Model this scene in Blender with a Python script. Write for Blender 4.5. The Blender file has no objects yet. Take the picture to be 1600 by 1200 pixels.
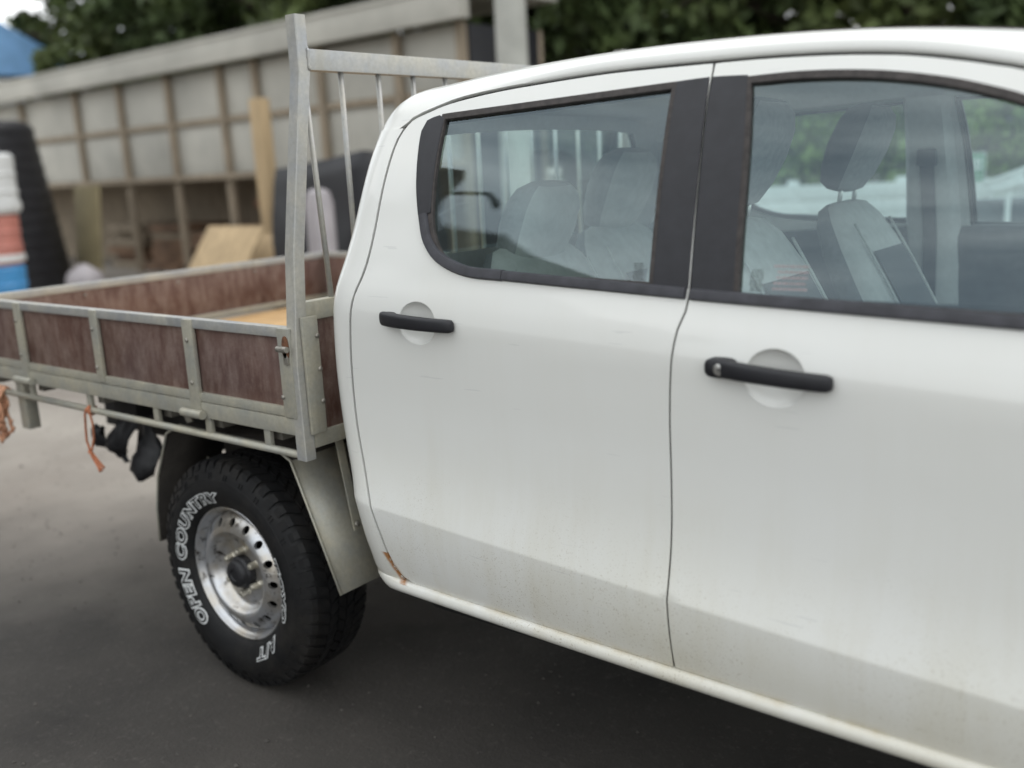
import bpy, bmesh, math, random
import numpy as np
from mathutils import Vector, Matrix, noise as mnoise
from mathutils.geometry import delaunay_2d_cdt
random.seed(7); rng = np.random.default_rng(7)
SC = bpy.context.scene
COL = SC.collection
R = math.radians
PI = math.pi

# ------------------------------------------------------------------ camera, sky, sun, exposure
CAM_POS = Vector((2.522, -2.557, 1.599))
YAW, PITCH, ROLL = R(-38.693), R(-12.609), R(-2.911)
def cam_axes():
    cy, sy, cp, sp = math.cos(YAW), math.sin(YAW), math.cos(PITCH), math.sin(PITCH)
    f = Vector((sy*cp, cy*cp, sp)); r = Vector((cy, -sy, 0)); u = r.cross(f)
    cr, sr = math.cos(ROLL), math.sin(ROLL)
    return r*cr+u*sr, -r*sr+u*cr, f
cr_, cu_, cf_ = cam_axes()
cam = bpy.data.cameras.new('camera'); camo = bpy.data.objects.new('camera', cam); COL.objects.link(camo)
m = Matrix((cr_, cu_, -cf_)).transposed().to_4x4(); m.translation = CAM_POS
camo.matrix_world = m
cam.sensor_width = 36; cam.sensor_fit = 'HORIZONTAL'; cam.lens = 36*1529.2/1600
cam.clip_start = .05; cam.clip_end = 1000
cam.dof.use_dof = True; cam.dof.focus_distance = 2.4
cam.dof.aperture_fstop = (cam.lens/1000)/.027     # 27 mm wide aperture
cam.dof.aperture_blades = 7
SC.camera = camo

SUN_EL, SUN_AZ = R(60), R(35)        # azimuth: clockwise from +y
w = bpy.data.worlds.new('World'); SC.world = w; w.use_nodes = True
nt = w.node_tree; nt.nodes.clear()
out = nt.nodes.new('ShaderNodeOutputWorld'); bg = nt.nodes.new('ShaderNodeBackground')
sky = nt.nodes.new('ShaderNodeTexSky'); sky.sky_type = 'NISHITA'; sky.sun_disc = False
sky.sun_elevation = SUN_EL; sky.sun_rotation = SUN_AZ; sky.air_density = 1.2; sky.dust_density = 2.5
tc = nt.nodes.new('ShaderNodeTexCoord'); mp = nt.nodes.new('ShaderNodeMapping'); mp.inputs['Scale'].default_value = (1, 1, 3.4)
nz = nt.nodes.new('ShaderNodeTexNoise'); nz.inputs['Scale'].default_value = 2.3; nz.inputs['Detail'].default_value = 7; nz.inputs['Roughness'].default_value = .55
rp = nt.nodes.new('ShaderNodeValToRGB'); rp.color_ramp.elements[0].position = .34; rp.color_ramp.elements[1].position = .66
rp.color_ramp.elements[0].color = (5.0, 5.5, 6.0, 1); rp.color_ramp.elements[1].color = (12.8, 12.8, 12.5, 1)
mx = nt.nodes.new('ShaderNodeMix'); mx.data_type = 'RGBA'; mx.inputs[0].default_value = .86
L_ = nt.links.new
L_(tc.outputs['Generated'], mp.inputs['Vector']); L_(mp.outputs['Vector'], nz.inputs['Vector']); L_(nz.outputs['Fac'], rp.inputs['Fac'])
L_(sky.outputs['Color'], mx.inputs[6]); L_(rp.outputs['Color'], mx.inputs[7])
L_(mx.outputs[2], bg.inputs['Color']); bg.inputs['Strength'].default_value = .12
L_(bg.outputs['Background'], out.inputs['Surface'])
sl = bpy.data.lights.new('sun', 'SUN'); sl.energy = .5; sl.angle = R(18); sl.color = (1, .97, .93)
so = bpy.data.objects.new('sun', sl); COL.objects.link(so)
sd = Vector((math.sin(SUN_AZ)*math.cos(SUN_EL), math.cos(SUN_AZ)*math.cos(SUN_EL), math.sin(SUN_EL)))
so.rotation_euler = (-sd).to_track_quat('-Z', 'Y').to_euler(); so.location = sd*30
SC.view_settings.view_transform = 'Standard'; SC.view_settings.look = 'None'; SC.view_settings.gamma = 1
SC.view_settings.exposure = 0.60
SC.cycles.max_bounces = 10; SC.cycles.transparent_max_bounces = 24

# ------------------------------------------------------------------ materials
class NT:
    def __init__(s, name):
        s.m = bpy.data.materials.new(name); s.m.use_nodes = True; s.t = s.m.node_tree
        s.b = s.t.nodes['Principled BSDF']; s.o = s.t.nodes['Material Output']
        s.tc = s.t.nodes.new('ShaderNodeTexCoord')
    def n(s, typ, **k):
        nd = s.t.nodes.new(typ)
        for a, v in k.items(): setattr(nd, a, v)
        return nd
    def l(s, a, b): s.t.links.new(a, b)
    def noise(s, scale, detail=4, rough=.55, stretch=None, seed=0):
        n = s.n('ShaderNodeTexNoise'); n.inputs['Scale'].default_value = scale; n.inputs['Detail'].default_value = detail; n.inputs['Roughness'].default_value = rough
        mp = s.n('ShaderNodeMapping'); mp.inputs['Location'].default_value = (seed*3.1, seed*1.7, seed*.9)
        if stretch: mp.inputs['Scale'].default_value = stretch
        s.l(s.tc.outputs['Object'], mp.inputs['Vector']); s.l(mp.outputs['Vector'], n.inputs['Vector'])
        return n.outputs['Fac']
    def ramp(s, fac, a, b, ca=(0, 0, 0, 1), cb=(1, 1, 1, 1)):
        r = s.n('ShaderNodeValToRGB'); e = r.color_ramp.elements
        e[0].position, e[1].position = a, b; e[0].color = ca; e[1].color = cb
        s.l(fac, r.inputs['Fac']); return r.outputs['Color']
    def mix(s, fac, a, b, blend='MIX'):
        m = s.n('ShaderNodeMix', data_type='RGBA', blend_type=blend)
        for i, v in ((0, fac), (6, a), (7, b)):
            if isinstance(v, (int, float)): m.inputs[i].default_value = v
            elif isinstance(v, (tuple, list)): m.inputs[i].default_value = tuple(v)[:3]+(1,)
            else: s.l(v, m.inputs[i])
        return m.outputs[2]
    def math(s, op, a, b=0):
        m = s.n('ShaderNodeMath', operation=op)
        for i, v in ((0, a), (1, b)):
            if isinstance(v, (int, float)): m.inputs[i].default_value = v
            else: s.l(v, m.inputs[i])
        return m.outputs[0]
    def xyz(s):
        x = s.n('ShaderNodeSeparateXYZ'); s.l(s.tc.outputs['Object'], x.inputs[0]); return x.outputs
    def bump(s, h, strength=.3, dist=.01):
        b = s.n('ShaderNodeBump'); b.inputs['Strength'].default_value = strength; b.inputs['Distance'].default_value = dist
        s.l(h, b.inputs['Height']); s.l(b.outputs['Normal'], s.b.inputs['Normal'])
    def set(s, **k):
        for a, v in k.items():
            i = s.b.inputs[a.replace('_', ' ')]
            if isinstance(v, bpy.types.NodeSocket): s.l(v, i)
            elif isinstance(v, (tuple, list)): i.default_value = tuple(v)[:3]+(1,)
            else: i.default_value = v
        return s

def mat_simple(name, c, rough=.6, metal=0, var=.25, scale=18, bump=0, spec=.5, seed=0, stretch=None, bscale=None):
    k = NT(name); f = k.noise(scale, 5, .6, stretch, seed)
    d = tuple(max(0, v*(1-var)) for v in c); u = tuple(min(1, v*(1+var)) for v in c)
    k.set(Base_Color=k.ramp(f, .3, .7, d+(1,), u+(1,)), Roughness=rough, Metallic=metal)
    k.b.inputs['Specular IOR Level'].default_value = spec
    if bump: k.bump(k.noise(bscale or scale*4, 4, .6, None, seed+2), bump, .004)
    return k.m

def mat_paint():
    k = NT('weathered_white_paint'); x, y, z = k.xyz()
    base = (.80, .80, .762)
    streak = k.ramp(k.noise(7, 5, .65, (1.6, 1, .16)), .46, .80)
    low = k.ramp(z, .5, 1.12, (1, 1, 1, 1), (.12, .12, .12, 1))
    dirtf = k.math('MULTIPLY', streak, low)
    c = k.mix(k.math('MULTIPLY', dirtf, .55), base, (.56, .51, .38))
    film = k.ramp(k.noise(2.2, 5, .6, None, 3), .35, .75)
    c = k.mix(k.math('MULTIPLY', film, k.math('MULTIPLY', low, .60)), c, (.64, .61, .47))
    band = k.ramp(z, .52, .72, (1, 1, 1, 1), (0, 0, 0, 1)); c = k.mix(k.math('MULTIPLY', band, k.math('ADD', .16, k.math('MULTIPLY', film, .35))), c, (.58, .53, .41))
    sl_ = k.ramp(k.math('ABSOLUTE', k.math('SUBTRACT', z, .555)), .002, .013, (1, 1, 1, 1), (0, 0, 0, 1)); c = k.mix(k.math('MULTIPLY', sl_, k.ramp(k.noise(12, 5, .65, None, 11), .45, .75)), c, (.58, .51, .36))
    # fine road spray, denser towards the sill, and a few long scratches
    spray = k.math('MULTIPLY', k.ramp(k.noise(230, 3, .65, None, 13), .60, .66), k.ramp(z, .52, .95, (1, 1, 1, 1), (0, 0, 0, 1)))
    c = k.mix(k.math('MULTIPLY', spray, k.ramp(k.noise(3, 4, .6, None, 15), .42, .62)), c, (.42, .37, .28))
    scr = k.ramp(k.noise(5, 2, .4, (1.5, 1, 26), 17), .725, .735)
    c = k.mix(k.math('MULTIPLY', scr, .22), c, (.45, .45, .44))
    # small stone chips
    v = k.n('ShaderNodeTexVoronoi'); v.inputs['Scale'].default_value = 9; k.l(k.tc.outputs['Object'], v.inputs['Vector'])
    chipd = k.ramp(v.outputs['Distance'], .022, .034, (1, 1, 1, 1), (0, 0, 0, 1))
    sel = k.n('ShaderNodeSeparateColor'); k.l(v.outputs['Color'], sel.inputs[0])
    chips = k.math('MULTIPLY', chipd, k.math('GREATER_THAN', sel.outputs[0], .86))
    c = k.mix(k.math('MULTIPLY', chips, .75), c, (.12, .11, .10))
    # rust along the lower rear corner of the door
    zx = k.math('ABSOLUTE', k.math('SUBTRACT', k.math('ADD', x, k.math('MULTIPLY', k.math('SUBTRACT', .585, z), -.55)), .769))
    rl = k.ramp(zx, .004, .017, (1, 1, 1, 1), (0, 0, 0, 1))
    rz = k.math('MULTIPLY', k.math('GREATER_THAN', z, .545), k.math('LESS_THAN', z, .63))
    rust = k.math('MULTIPLY', k.math('MULTIPLY', rl, rz), k.ramp(k.noise(70, 4, .7), .34, .52))
    c = k.mix(rust, c, (.40, .17, .045))
    k.set(Base_Color=c, Roughness=k.math('ADD', .30, k.math('MULTIPLY', dirtf, .35)))
    k.b.inputs['Coat Weight'].default_value = .6; k.b.inputs['Coat Roughness'].default_value = .07
    k.bump(k.noise(4, 2, .5), .03, .01)
    return k.m

def mat_galv(name='dusty_galvanised_steel', tint=(.50, .465, .36), tint2=(.39, .39, .35), seed=0):
    k = NT(name); f = k.ramp(k.noise(9, 6, .65, None, seed), .35, .65)
    c = k.mix(f, tint2, tint)
    g = k.ramp(k.noise(70, 4, .7, None, seed+1), .35, .7)
    c = k.mix(k.math('MULTIPLY', g, .35), c, (.24, .23, .20))
    st = k.ramp(k.noise(14, 5, .6, (1, 1, .15), seed+4), .55, .8)
    c = k.mix(k.math('MULTIPLY', st, .45), c, (.30, .27, .19))
    k.set(Base_Color=c, Metallic=.35, Roughness=k.math('ADD', .42, k.math('MULTIPLY', f, .2)))
    k.bump(k.noise(60, 4, .6, None, seed), .12, .003)
    return k.m

def mat_ply():
    k = NT('scuffed_brown_film_ply')
    v = k.ramp(k.noise(16, 9, .75, (1.5, 1.5, .5)), .42, .72)         # vertical wear
    h = k.ramp(k.noise(110, 4, .7, (.5, .5, 2.2), 2), .40, .70)
    big = k.ramp(k.noise(3.2, 5, .65, None, 5), .35, .7)
    c = k.mix(big, (.080, .036, .026), (.150, .084, .064))
    c = k.mix(k.math('MULTIPLY', v, .55), c, (.31, .235, .20))
    c = k.mix(k.math('MULTIPLY', k.math('MULTIPLY', h, v), .5), c, (.34, .26, .21))
    gl = k.ramp(k.noise(2.1, 3, .5, (1, 1, 1), 9), .5, .75)
    c = k.mix(k.math('MULTIPLY', gl, .3), c, (.20, .16, .165))
    k.set(Base_Color=c, Roughness=.5)
    k.bump(k.noise(50, 4, .6, (.5, .5, 3)), .1, .002)
    return k.m

def mat_glass(name, tint=(.82, .94, .93), refl=1.0):
    k = NT(name); t = k.t; t.nodes.remove(k.b)
    tr = k.n('ShaderNodeBsdfTransparent'); tr.inputs['Color'].default_value = tint+(1,)
    gl = k.n('ShaderNodeBsdfGlossy'); gl.inputs['Roughness'].default_value = .015; gl.inputs['Color'].default_value = (.78, .93, 1, 1)
    fr = k.n('ShaderNodeFresnel'); IOR_ = 2.0; gm = k.n('ShaderNodeNewGeometry'); k.l(k.math('ADD', IOR_, k.math('MULTIPLY', gm.outputs['Backfacing'], 1/IOR_-IOR_)), fr.inputs['IOR'])   # same reflectance from both sides of the pane
    ms = k.n('ShaderNodeMixShader'); k.l(fr.outputs[0], ms.inputs[0]); k.l(tr.outputs[0], ms.inputs[1]); k.l(gl.outputs[0], ms.inputs[2])
    # faint dust film
    df = k.n('ShaderNodeBsdfDiffuse'); df.inputs['Color'].default_value = (.6, .6, .55, 1)
    ds = k.math('MULTIPLY', k.ramp(k.noise(6, 6, .65, (1, 1, .5)), .35, .8), .05)
    m2 = k.n('ShaderNodeMixShader'); k.l(ds, m2.inputs[0]); k.l(ms.outputs[0], m2.inputs[1]); k.l(df.outputs[0], m2.inputs[2])
    k.l(m2.outputs[0], k.o.inputs['Surface'])
    return k.m

def mat_rim():
    k = NT('worn_silver_wheel_paint'); f = k.math('MULTIPLY', k.ramp(k.noise(30, 8, .75), .54, .60), k.ramp(k.noise(8, 3, .6, None, 8), .42, .56))
    d = k.ramp(k.noise(9, 5, .6, None, 3), .4, .70)
    c = k.mix(k.math('MULTIPLY', d, .75), (.60, .61, .63), (.46, .38, .25))
    c = k.mix(f, c, (.06, .05, .045))
    k.set(Base_Color=c, Metallic=.8, Roughness=.32); k.bump(k.noise(40, 5, .6), .15, .003)
    return k.m

def mat_tyre():
    k = NT('dusty_tyre_rubber'); f = k.ramp(k.noise(25, 5, .7), .45, .8)
    c = k.mix(k.math('MULTIPLY', f, .5), (.006, .006, .0065), (.020, .019, .018))
    du = k.ramp(k.noise(6, 5, .7, None, 4), .48, .78); c = k.mix(k.math('MULTIPLY', du, .45), c, (.050, .043, .035))
    k.set(Base_Color=c, Roughness=.62); k.b.inputs['Specular IOR Level'].default_value = .35
    k.bump(k.noise(160, 3, .6), .15, .002); return k.m

def mat_ground():
    k = NT('asphalt_painted_shade')
    big = k.ramp(k.noise(.55, 5, .6), .35, .68); mid = k.ramp(k.noise(3.5, 5, .65, None, 2), .3, .75)
    x, y, z = k.xyz()
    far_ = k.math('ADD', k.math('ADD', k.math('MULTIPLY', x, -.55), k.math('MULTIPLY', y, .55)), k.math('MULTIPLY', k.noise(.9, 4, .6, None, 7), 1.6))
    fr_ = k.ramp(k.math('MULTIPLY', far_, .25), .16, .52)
    c = k.mix(fr_, k.mix(big, (.015, .0135, .012), (.058, .051, .044)), k.mix(big, (.23, .20, .17), (.37, .335, .29)))  # asphalt near the truck darkened to paint in its shade, paler gravel beyond
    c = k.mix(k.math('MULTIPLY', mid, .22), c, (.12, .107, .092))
    sp = k.ramp(k.noise(45, 4, .75, None, 5), .55, .75); c = k.mix(k.math('MULTIPLY', sp, .28), c, (.20, .183, .162))
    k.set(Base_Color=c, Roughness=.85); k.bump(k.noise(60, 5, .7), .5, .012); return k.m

M = {}
M['paint'] = mat_paint(); M['galv'] = mat_galv(); M['alu'] = mat_galv('brushed_alloy', (.50, .48, .42), (.37, .38, .39), 6)
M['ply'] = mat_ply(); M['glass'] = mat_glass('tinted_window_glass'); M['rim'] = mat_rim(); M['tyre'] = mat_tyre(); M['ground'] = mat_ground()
M['plastic'] = mat_simple('black_plastic_trim', (.017, .017, .021), .50, 0, .25, 30, .12, .5, bscale=500)
M['handle'] = mat_simple('black_textured_plastic', (.014, .014, .017), .48, 0, .2, 30, .15, .5, bscale=700)
M['seal'] = mat_simple('perished_rubber_seal', (.050, .043, .040), .75, 0, .4, 60, .2)
M['dark'] = mat_simple('dark_underbody_and_gap_shade', (.010, .0095, .009), .8, 0, .4, 12)
M['jamb'] = mat_simple('pillar_paint', (.50, .50, .49), .5, 0, .1, 6)
M['rubber'] = mat_simple('black_rubber_sheet', (.016, .016, .018), .5, 0, .4, 20, .2)
M['chrome'] = mat_simple('dull_chrome', (.66, .65, .62), .35, .9, .25, 60)
M['nut'] = mat_simple('tarnished_wheel_nut', (.52, .49, .41), .38, .7, .35, 60)
M['steel'] = mat_simple('tarnished_steel', (.34, .32, .28), .45, .7, .4, 60)
M['rust'] = mat_simple('rusty_steel', (.16, .07, .035), .8, .1, .5, 50, .3)
M['fabric'] = mat_simple('grey_seat_fabric', (.56, .56, .54), .9, 0, .10, 30, .25, .2, bscale=400)
M['fabric_dark'] = mat_simple('dark_seat_fabric', (.13, .13, .135), .9, 0, .15, 200, .25, .2, bscale=400)
M['trim'] = mat_simple('charcoal_cabin_plastic', (.10, .10, .108), .7, 0, .15, 30)
M['liner'] = mat_simple('grey_headliner', (.58, .58, .57), .95, 0, .06, 60)
M['deck'] = mat_simple('pale_plywood', (.50, .32, .15), .7, 0, .25, 5, .1, .4, 0, (6, 1, 1))
M['letter'] = mat_simple('white_tyre_lettering', (.66, .67, .66), .6, 0, .1, 60)
M['rope'] = mat_simple('faded_orange_rope', (.46, .17, .085), .9, 0, .35, 120, .4)
M['print'] = mat_simple('dark_glass_print', (.06, .07, .07), .6, 0, .1, 20)
M['redprint'] = mat_simple('faded_red_print', (.36, .31, .31), .8, 0, .1, 20)
M['mud_shade'] = mat_simple('muddy_shaded_steel', (.035, .030, .025), .9, 0, .5, 9, .3)  # mud on the rear guard sheet, painted shade on top and inner sheets
M['shadedsteel'] = mat_simple('shade_toned_steel', (.13, .12, .10), .75, .1, .4, 14)  # cross member steel darkened to paint in the shade under the tray
M['belt'] = mat_simple('dusty_black_moulding', (.050, .050, .058), .6, 0, .3, 25, .1)
M['strap'] = mat_simple('seat_belt_webbing', (.05, .05, .055), .7, 0, .2, 60)

# ------------------------------------------------------------------ mesh helpers
def mesh_obj(name, verts, faces, mat, parent=None, normals=None, smooth=False, mats=None, fmat=None, auto=None):
    me = bpy.data.meshes.new(name); me.from_pydata([tuple(v) for v in verts], [], faces)
    for mm in (mats or [mat]): me.materials.append(mm)
    if fmat is not None:
        for p, i in zip(me.polygons, fmat): p.material_index = i
    if smooth or normals is not None:
        for p in me.polygons: p.use_smooth = True
    me.validate()
    if normals is not None: me.normals_split_custom_set_from_vertices([tuple(n) for n in normals])
    if auto: me.set_sharp_from_angle(angle=R(auto))
    o = bpy.data.objects.new(name, me); COL.objects.link(o)
    if parent is not None: put(o, parent)
    return o
def root_loc(p):
    l = Vector(p.location)
    if p.parent is not None: l = Vector((0, 0, 0)) if p.get('_w') else l
    return l
def put(o, parent):
    o.parent = parent
    if parent.type == 'EMPTY' and parent.parent is None:
        o.matrix_parent_inverse = Matrix.Translation(-Vector(parent.location))
def empty(name, parent=None, loc=(0, 0, 0)):
    e = bpy.data.objects.new(name, None); COL.objects.link(e); e.location = loc; e.empty_display_size = .1
    if parent is not None: put(e, parent)
    return e
def thing(name, label, cat, loc=(0, 0, 0), group=None):
    e = empty(name, None, loc); e['label'] = label; e['category'] = cat
    if group: e['group'] = group
    return e
def tag(o, label, cat, group=None, kind=None):
    if label: o['label'] = label
    if cat: o['category'] = cat
    if group: o['group'] = group
    if kind: o['kind'] = kind
    if o.type == 'MESH' and o.parent is None and kind != 'structure':
        n = len(o.data.vertices); co = np.empty(n*3); o.data.vertices.foreach_get('co', co); co = co.reshape(-1, 3)
        c = np.array([(co[:, 0].min()+co[:, 0].max())/2, (co[:, 1].min()+co[:, 1].max())/2, co[:, 2].min()])
        o.data.transform(Matrix.Translation(-Vector(c))); o.location = Vector(o.location)+Vector(c)
    return o

class MB:
    def __init__(s): s.v = []; s.f = []; s.mi = []
    def add(s, v, f, mi=0):
        b = len(s.v); s.v += [Vector(p) for p in v]; s.f += [tuple(i+b for i in q) for q in f]; s.mi += [mi]*len(f); return s
    def box(s, lo, hi, bev=0, mi=0, mtx=None):
        bm = bmesh.new(); bmesh.ops.create_cube(bm, size=1)
        lo, hi = Vector(lo), Vector(hi)
        for v in bm.verts: v.co = Vector([lo[i]+(v.co[i]+.5)*(hi[i]-lo[i]) for i in range(3)])
        if bev: bmesh.ops.bevel(bm, geom=bm.edges[:], offset=bev, segments=2, affect='EDGES', profile=.6)
        if mtx is not None: bmesh.ops.transform(bm, matrix=mtx, verts=bm.verts)
        bm.verts.index_update()
        s.add([v.co.copy() for v in bm.verts], [[v.index for v in f.verts] for f in bm.faces], mi); bm.free(); return s
    def bar(s, a, b, wx, wy, bev=.003, up=(0, 0, 1), mi=0):
        a, b = Vector(a), Vector(b); d = (b-a); L = d.length; d.normalize()
        u = Vector(up); x = u.cross(d)
        if x.length < 1e-4: x = Vector((1, 0, 0)).cross(d) if abs(d.x) < .9 else Vector((0, 1, 0)).cross(d)
        x.normalize(); y = d.cross(x)
        mt = Matrix((x, y, d)).transposed().to_4x4(); mt.translation = a
        return s.box((-wx/2, -wy/2, 0), (wx/2, wy/2, L), bev, mi, mt)
    def sweep(s, path, prof, frames=None, closed=False, cap=True, mi=0):
        # prof: list of (a,b); frames: list of (A,B) vectors per path point
        n, k = len(path), len(prof); b = len(s.v)
        for i, p in enumerate(path):
            A, B = frames[i]
            for (a, c) in prof: s.v.append(Vector(p)+A*a+B*c)
        for i in range(n-1 if not closed else n):
            j = (i+1) % n
            for q in range(k):
                r = (q+1) % k
                s.f.append((b+i*k+q, b+i*k+r, b+j*k+r, b+j*k+q)); s.mi.append(mi)
        if cap and not closed:
            s.f.append(tuple(b+q for q in range(k))[::-1]); s.f.append(tuple(b+(n-1)*k+q for q in range(k))); s.mi += [mi, mi]
        return s
    def tube(s, path, r, seg=10, closed=False, mi=0, taper=None):
        path = [Vector(p) for p in path]; n = len(path); fr = []
        prev = None
        for i in range(n):
            t = (path[(i+1) % n if closed else min(i+1, n-1)]-path[(i-1) % n if closed else max(i-1, 0)]).normalized()
            if prev is None:
                a = t.cross(Vector((0, 0, 1)))
                if a.length < .05: a = t.cross(Vector((1, 0, 0)))
            else: a = prev-t*prev.dot(t)
            a.normalize(); prev = a
            sc = 1 if taper is None else taper[i]
            fr.append((a*sc, t.cross(a)*sc))
        prof = [(r*math.cos(2*PI*q/seg), r*math.sin(2*PI*q/seg)) for q in range(seg)]
        return s.sweep(path, prof, fr, closed, True, mi)
    def lathe(s, prof, c, axis='y', seg=48, mi=0, caps=False):
        b = len(s.v); k = len(prof)
        for i in range(seg):
            a = 2*PI*i/seg
            for (r, h) in prof:
                p = (r*math.cos(a), h, r*math.sin(a)) if axis == 'y' else (r*math.cos(a), r*math.sin(a), h)
                s.v.append(Vector(c)+Vector(p))
        for i in range(seg):
            j = (i+1) % seg
            for q in range(k-1):
                s.f.append((b+i*k+q, b+i*k+q+1, b+j*k+q+1, b+j*k+q)); s.mi.append(mi)
        if caps:
            s.f.append(tuple(b+i*k for i in range(seg))); s.f.append(tuple(b+i*k+k-1 for i in range(seg))[::-1]); s.mi += [mi, mi]
        return s
    def loft(s, secs, seg=20, ex=3.0, mi=0):
        # secs: (center, A, B) superellipse sections
        b = len(s.v)
        for (c, A, B) in secs:
            for q in range(seg):
                t = 2*PI*q/seg; ct, st = math.cos(t), math.sin(t)
                s.v.append(Vector(c)+Vector(A)*(abs(ct)**(2/ex)*(1 if ct >= 0 else -1))+Vector(B)*(abs(st)**(2/ex)*(1 if st >= 0 else -1)))
        for i in range(len(secs)-1):
            for q in range(seg):
                r = (q+1) % seg
                s.f.append((b+i*seg+q, b+i*seg+r, b+(i+1)*seg+r, b+(i+1)*seg+q)); s.mi.append(mi)
        s.f.append(tuple(b+q for q in range(seg))[::-1]); s.f.append(tuple(b+(len(secs)-1)*seg+q for q in range(seg))); s.mi += [mi, mi]
        return s
    def build(s, name, mat, parent=None, smooth=False, auto=None, mats=None, flip=False):
        o = mesh_obj(name, s.v, s.f, mat, parent, None, smooth or bool(auto), mats, s.mi if mats else None, None)
        bm = bmesh.new(); bm.from_mesh(o.data); bmesh.ops.recalc_face_normals(bm, faces=bm.faces); bm.to_mesh(o.data); bm.free()
        if auto: o.data.set_sharp_from_angle(angle=R(auto))
        return o
def box(name, lo, hi, mat, parent, bev=.004): return MB().box(lo, hi, bev).build(name, mat, parent, auto=40)

def catmull(pts, step=.02, closed=False):
    P = [Vector((p[0], p[1])) for p in pts]; n = len(P); outp = []
    rngi = range(n if closed else n-1)
    for i in rngi:
        p1, p2 = P[i], P[(i+1) % n]
        p0 = P[(i-1) % n] if (closed or i > 0) else p1*2-p2
        p3 = P[(i+2) % n] if (closed or i < n-2) else p2*2-p1
        k = max(1, int((p2-p1).length/step+.5))
        for q in range(k):
            t = q/k
            outp.append(.5*((2*p1)+(p2-p0)*t+(2*p0-5*p1+4*p2-p3)*t*t+(3*p1-p0-3*p2+p3)*t**3))
    if not closed: outp.append(P[-1].copy())
    return [(v.x, v.y) for v in outp]
def line(a, b, step=.02):
    n = max(1, int(math.hypot(b[0]-a[0], b[1]-a[1])/step+.5))
    return [(a[0]+(b[0]-a[0])*i/n, a[1]+(b[1]-a[1])*i/n) for i in range(n+1)]
def joinp(*ls):
    o = []
    for l in ls:
        for p in l:
            if not o or math.hypot(o[-1][0]-p[0], o[-1][1]-p[1]) > 1e-4: o.append(p)
    if math.hypot(o[-1][0]-o[0][0], o[-1][1]-o[0][1]) < 1e-4: o.pop()
    return o
def area(p): return sum(p[i-1][0]*p[i][1]-p[i][0]*p[i-1][1] for i in range(len(p)))/2
def ccw(p): return p if area(p) > 0 else p[::-1]
def inset(poly, d):
    # move boundary points inwards by d (polygon made ccw)
    p = ccw(poly); n = len(p); o = []
    for i in range(n):
        a, b, c = Vector(p[i-1]), Vector(p[i]), Vector(p[(i+1) % n])
        t1 = (b-a).normalized(); t2 = (c-b).normalized()
        n1 = Vector((-t1.y, t1.x)); n2 = Vector((-t2.y, t2.x)); nn = n1+n2
        if nn.length < 1e-6: nn = n1
        nn.normalize(); k = d/max(.5, nn.dot(n1)); q = b+nn*k
        o.append((q.x, q.y))
    return o
def inpoly(pts, poly):
    pts = np.asarray(pts, float); P = np.asarray(poly, float); x, y = pts[:, 0], pts[:, 1]
    r = np.zeros(len(pts), bool); j = len(P)-1
    for i in range(len(P)):
        xi, yi, xj, yj = P[i, 0], P[i, 1], P[j, 0], P[j, 1]
        if yi != yj:
            c = ((yi > y) != (yj > y)) & (x < (xj-xi)*(y-yi)/(yj-yi)+xi); r ^= c
        j = i
    return r
def dist_to(pts, poly):
    pts = np.asarray(pts, float); d = np.full(len(pts), 1e9)
    P = np.asarray(poly, float); Q = np.roll(P, -1, 0)
    for a, b in zip(P, Q):
        ab = b-a; L = ab@ab
        if L < 1e-12: continue
        t = np.clip(((pts-a)@ab)/L, 0, 1); d = np.minimum(d, np.hypot(*(pts-a-t[:, None]*ab).T))
    return d
def triangulate(outer, holes, extra):
    loops = [outer]+holes; vs = []; es = []
    for l in loops:
        b = len(vs); vs += [Vector(p) for p in l]; es += [(b+i, b+(i+1) % len(l)) for i in range(len(l))]
    nb = len(vs); vs += [Vector(p) for p in extra]
    ov, oe, of, ovi, _, _ = delaunay_2d_cdt(vs, es, [], 0, 1e-6)
    cen = [((ov[f[0]].x+ov[f[1]].x+ov[f[2]].x)/3, (ov[f[0]].y+ov[f[1]].y+ov[f[2]].y)/3) for f in of]
    k = inpoly(cen, outer)
    for h in holes: k &= ~inpoly(cen, h)
    return ov, [tuple(f) for f, q in zip(of, k) if q]

# ------------------------------------------------------------------ cab body surface
def interp(xs, ys, x):
    n = len(xs)
    if x <= xs[0]: return ys[0]+(ys[1]-ys[0])/(xs[1]-xs[0])*(x-xs[0])
    if x >= xs[-1]: return ys[-1]+(ys[-1]-ys[-2])/(xs[-1]-xs[-2])*(x-xs[-1])
    i = 0
    while x > xs[i+1]: i += 1
    h = xs[i+1]-xs[i]; d = (ys[i+1]-ys[i])/h
    m0 = d if i == 0 else ((ys[i]-ys[i-1])/(xs[i]-xs[i-1])*h+d*(xs[i]-xs[i-1]))/(h+xs[i]-xs[i-1])
    m1 = d if i == n-2 else ((ys[i+2]-ys[i+1])/(xs[i+2]-xs[i+1])*h+d*(xs[i+2]-xs[i+1]))/(h+xs[i+2]-xs[i+1])
    t = (x-xs[i])/h
    return (2*t**3-3*t*t+1)*ys[i]+(t**3-2*t*t+t)*h*m0+(-2*t**3+3*t*t)*ys[i+1]+(t**3-t*t)*h*m1
def sstep(a, b, x):
    t = min(1, max(0, (x-a)/(b-a))); return t*t*(3-2*t)
UPZ = [0, .03, .07, .11, .15, .20, .28, .38, .45, .50, .54, .59, .65, .73, .83, .93, 1.00, 1.08]    # height above the lower crease (ref. crease .717)
UPH = [.930, .9225, .9135, .9070, .9032, .9015, .9022, .9075, .9115, .9135, .9098, .899, .884, .8615, .830, .793, .763, .725]
def zc(x): return .717-.047*(x-1.6)
DISH = [(.921, 1.245, .060, .049), (1.813, 1.198, .058, .052)]
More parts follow.
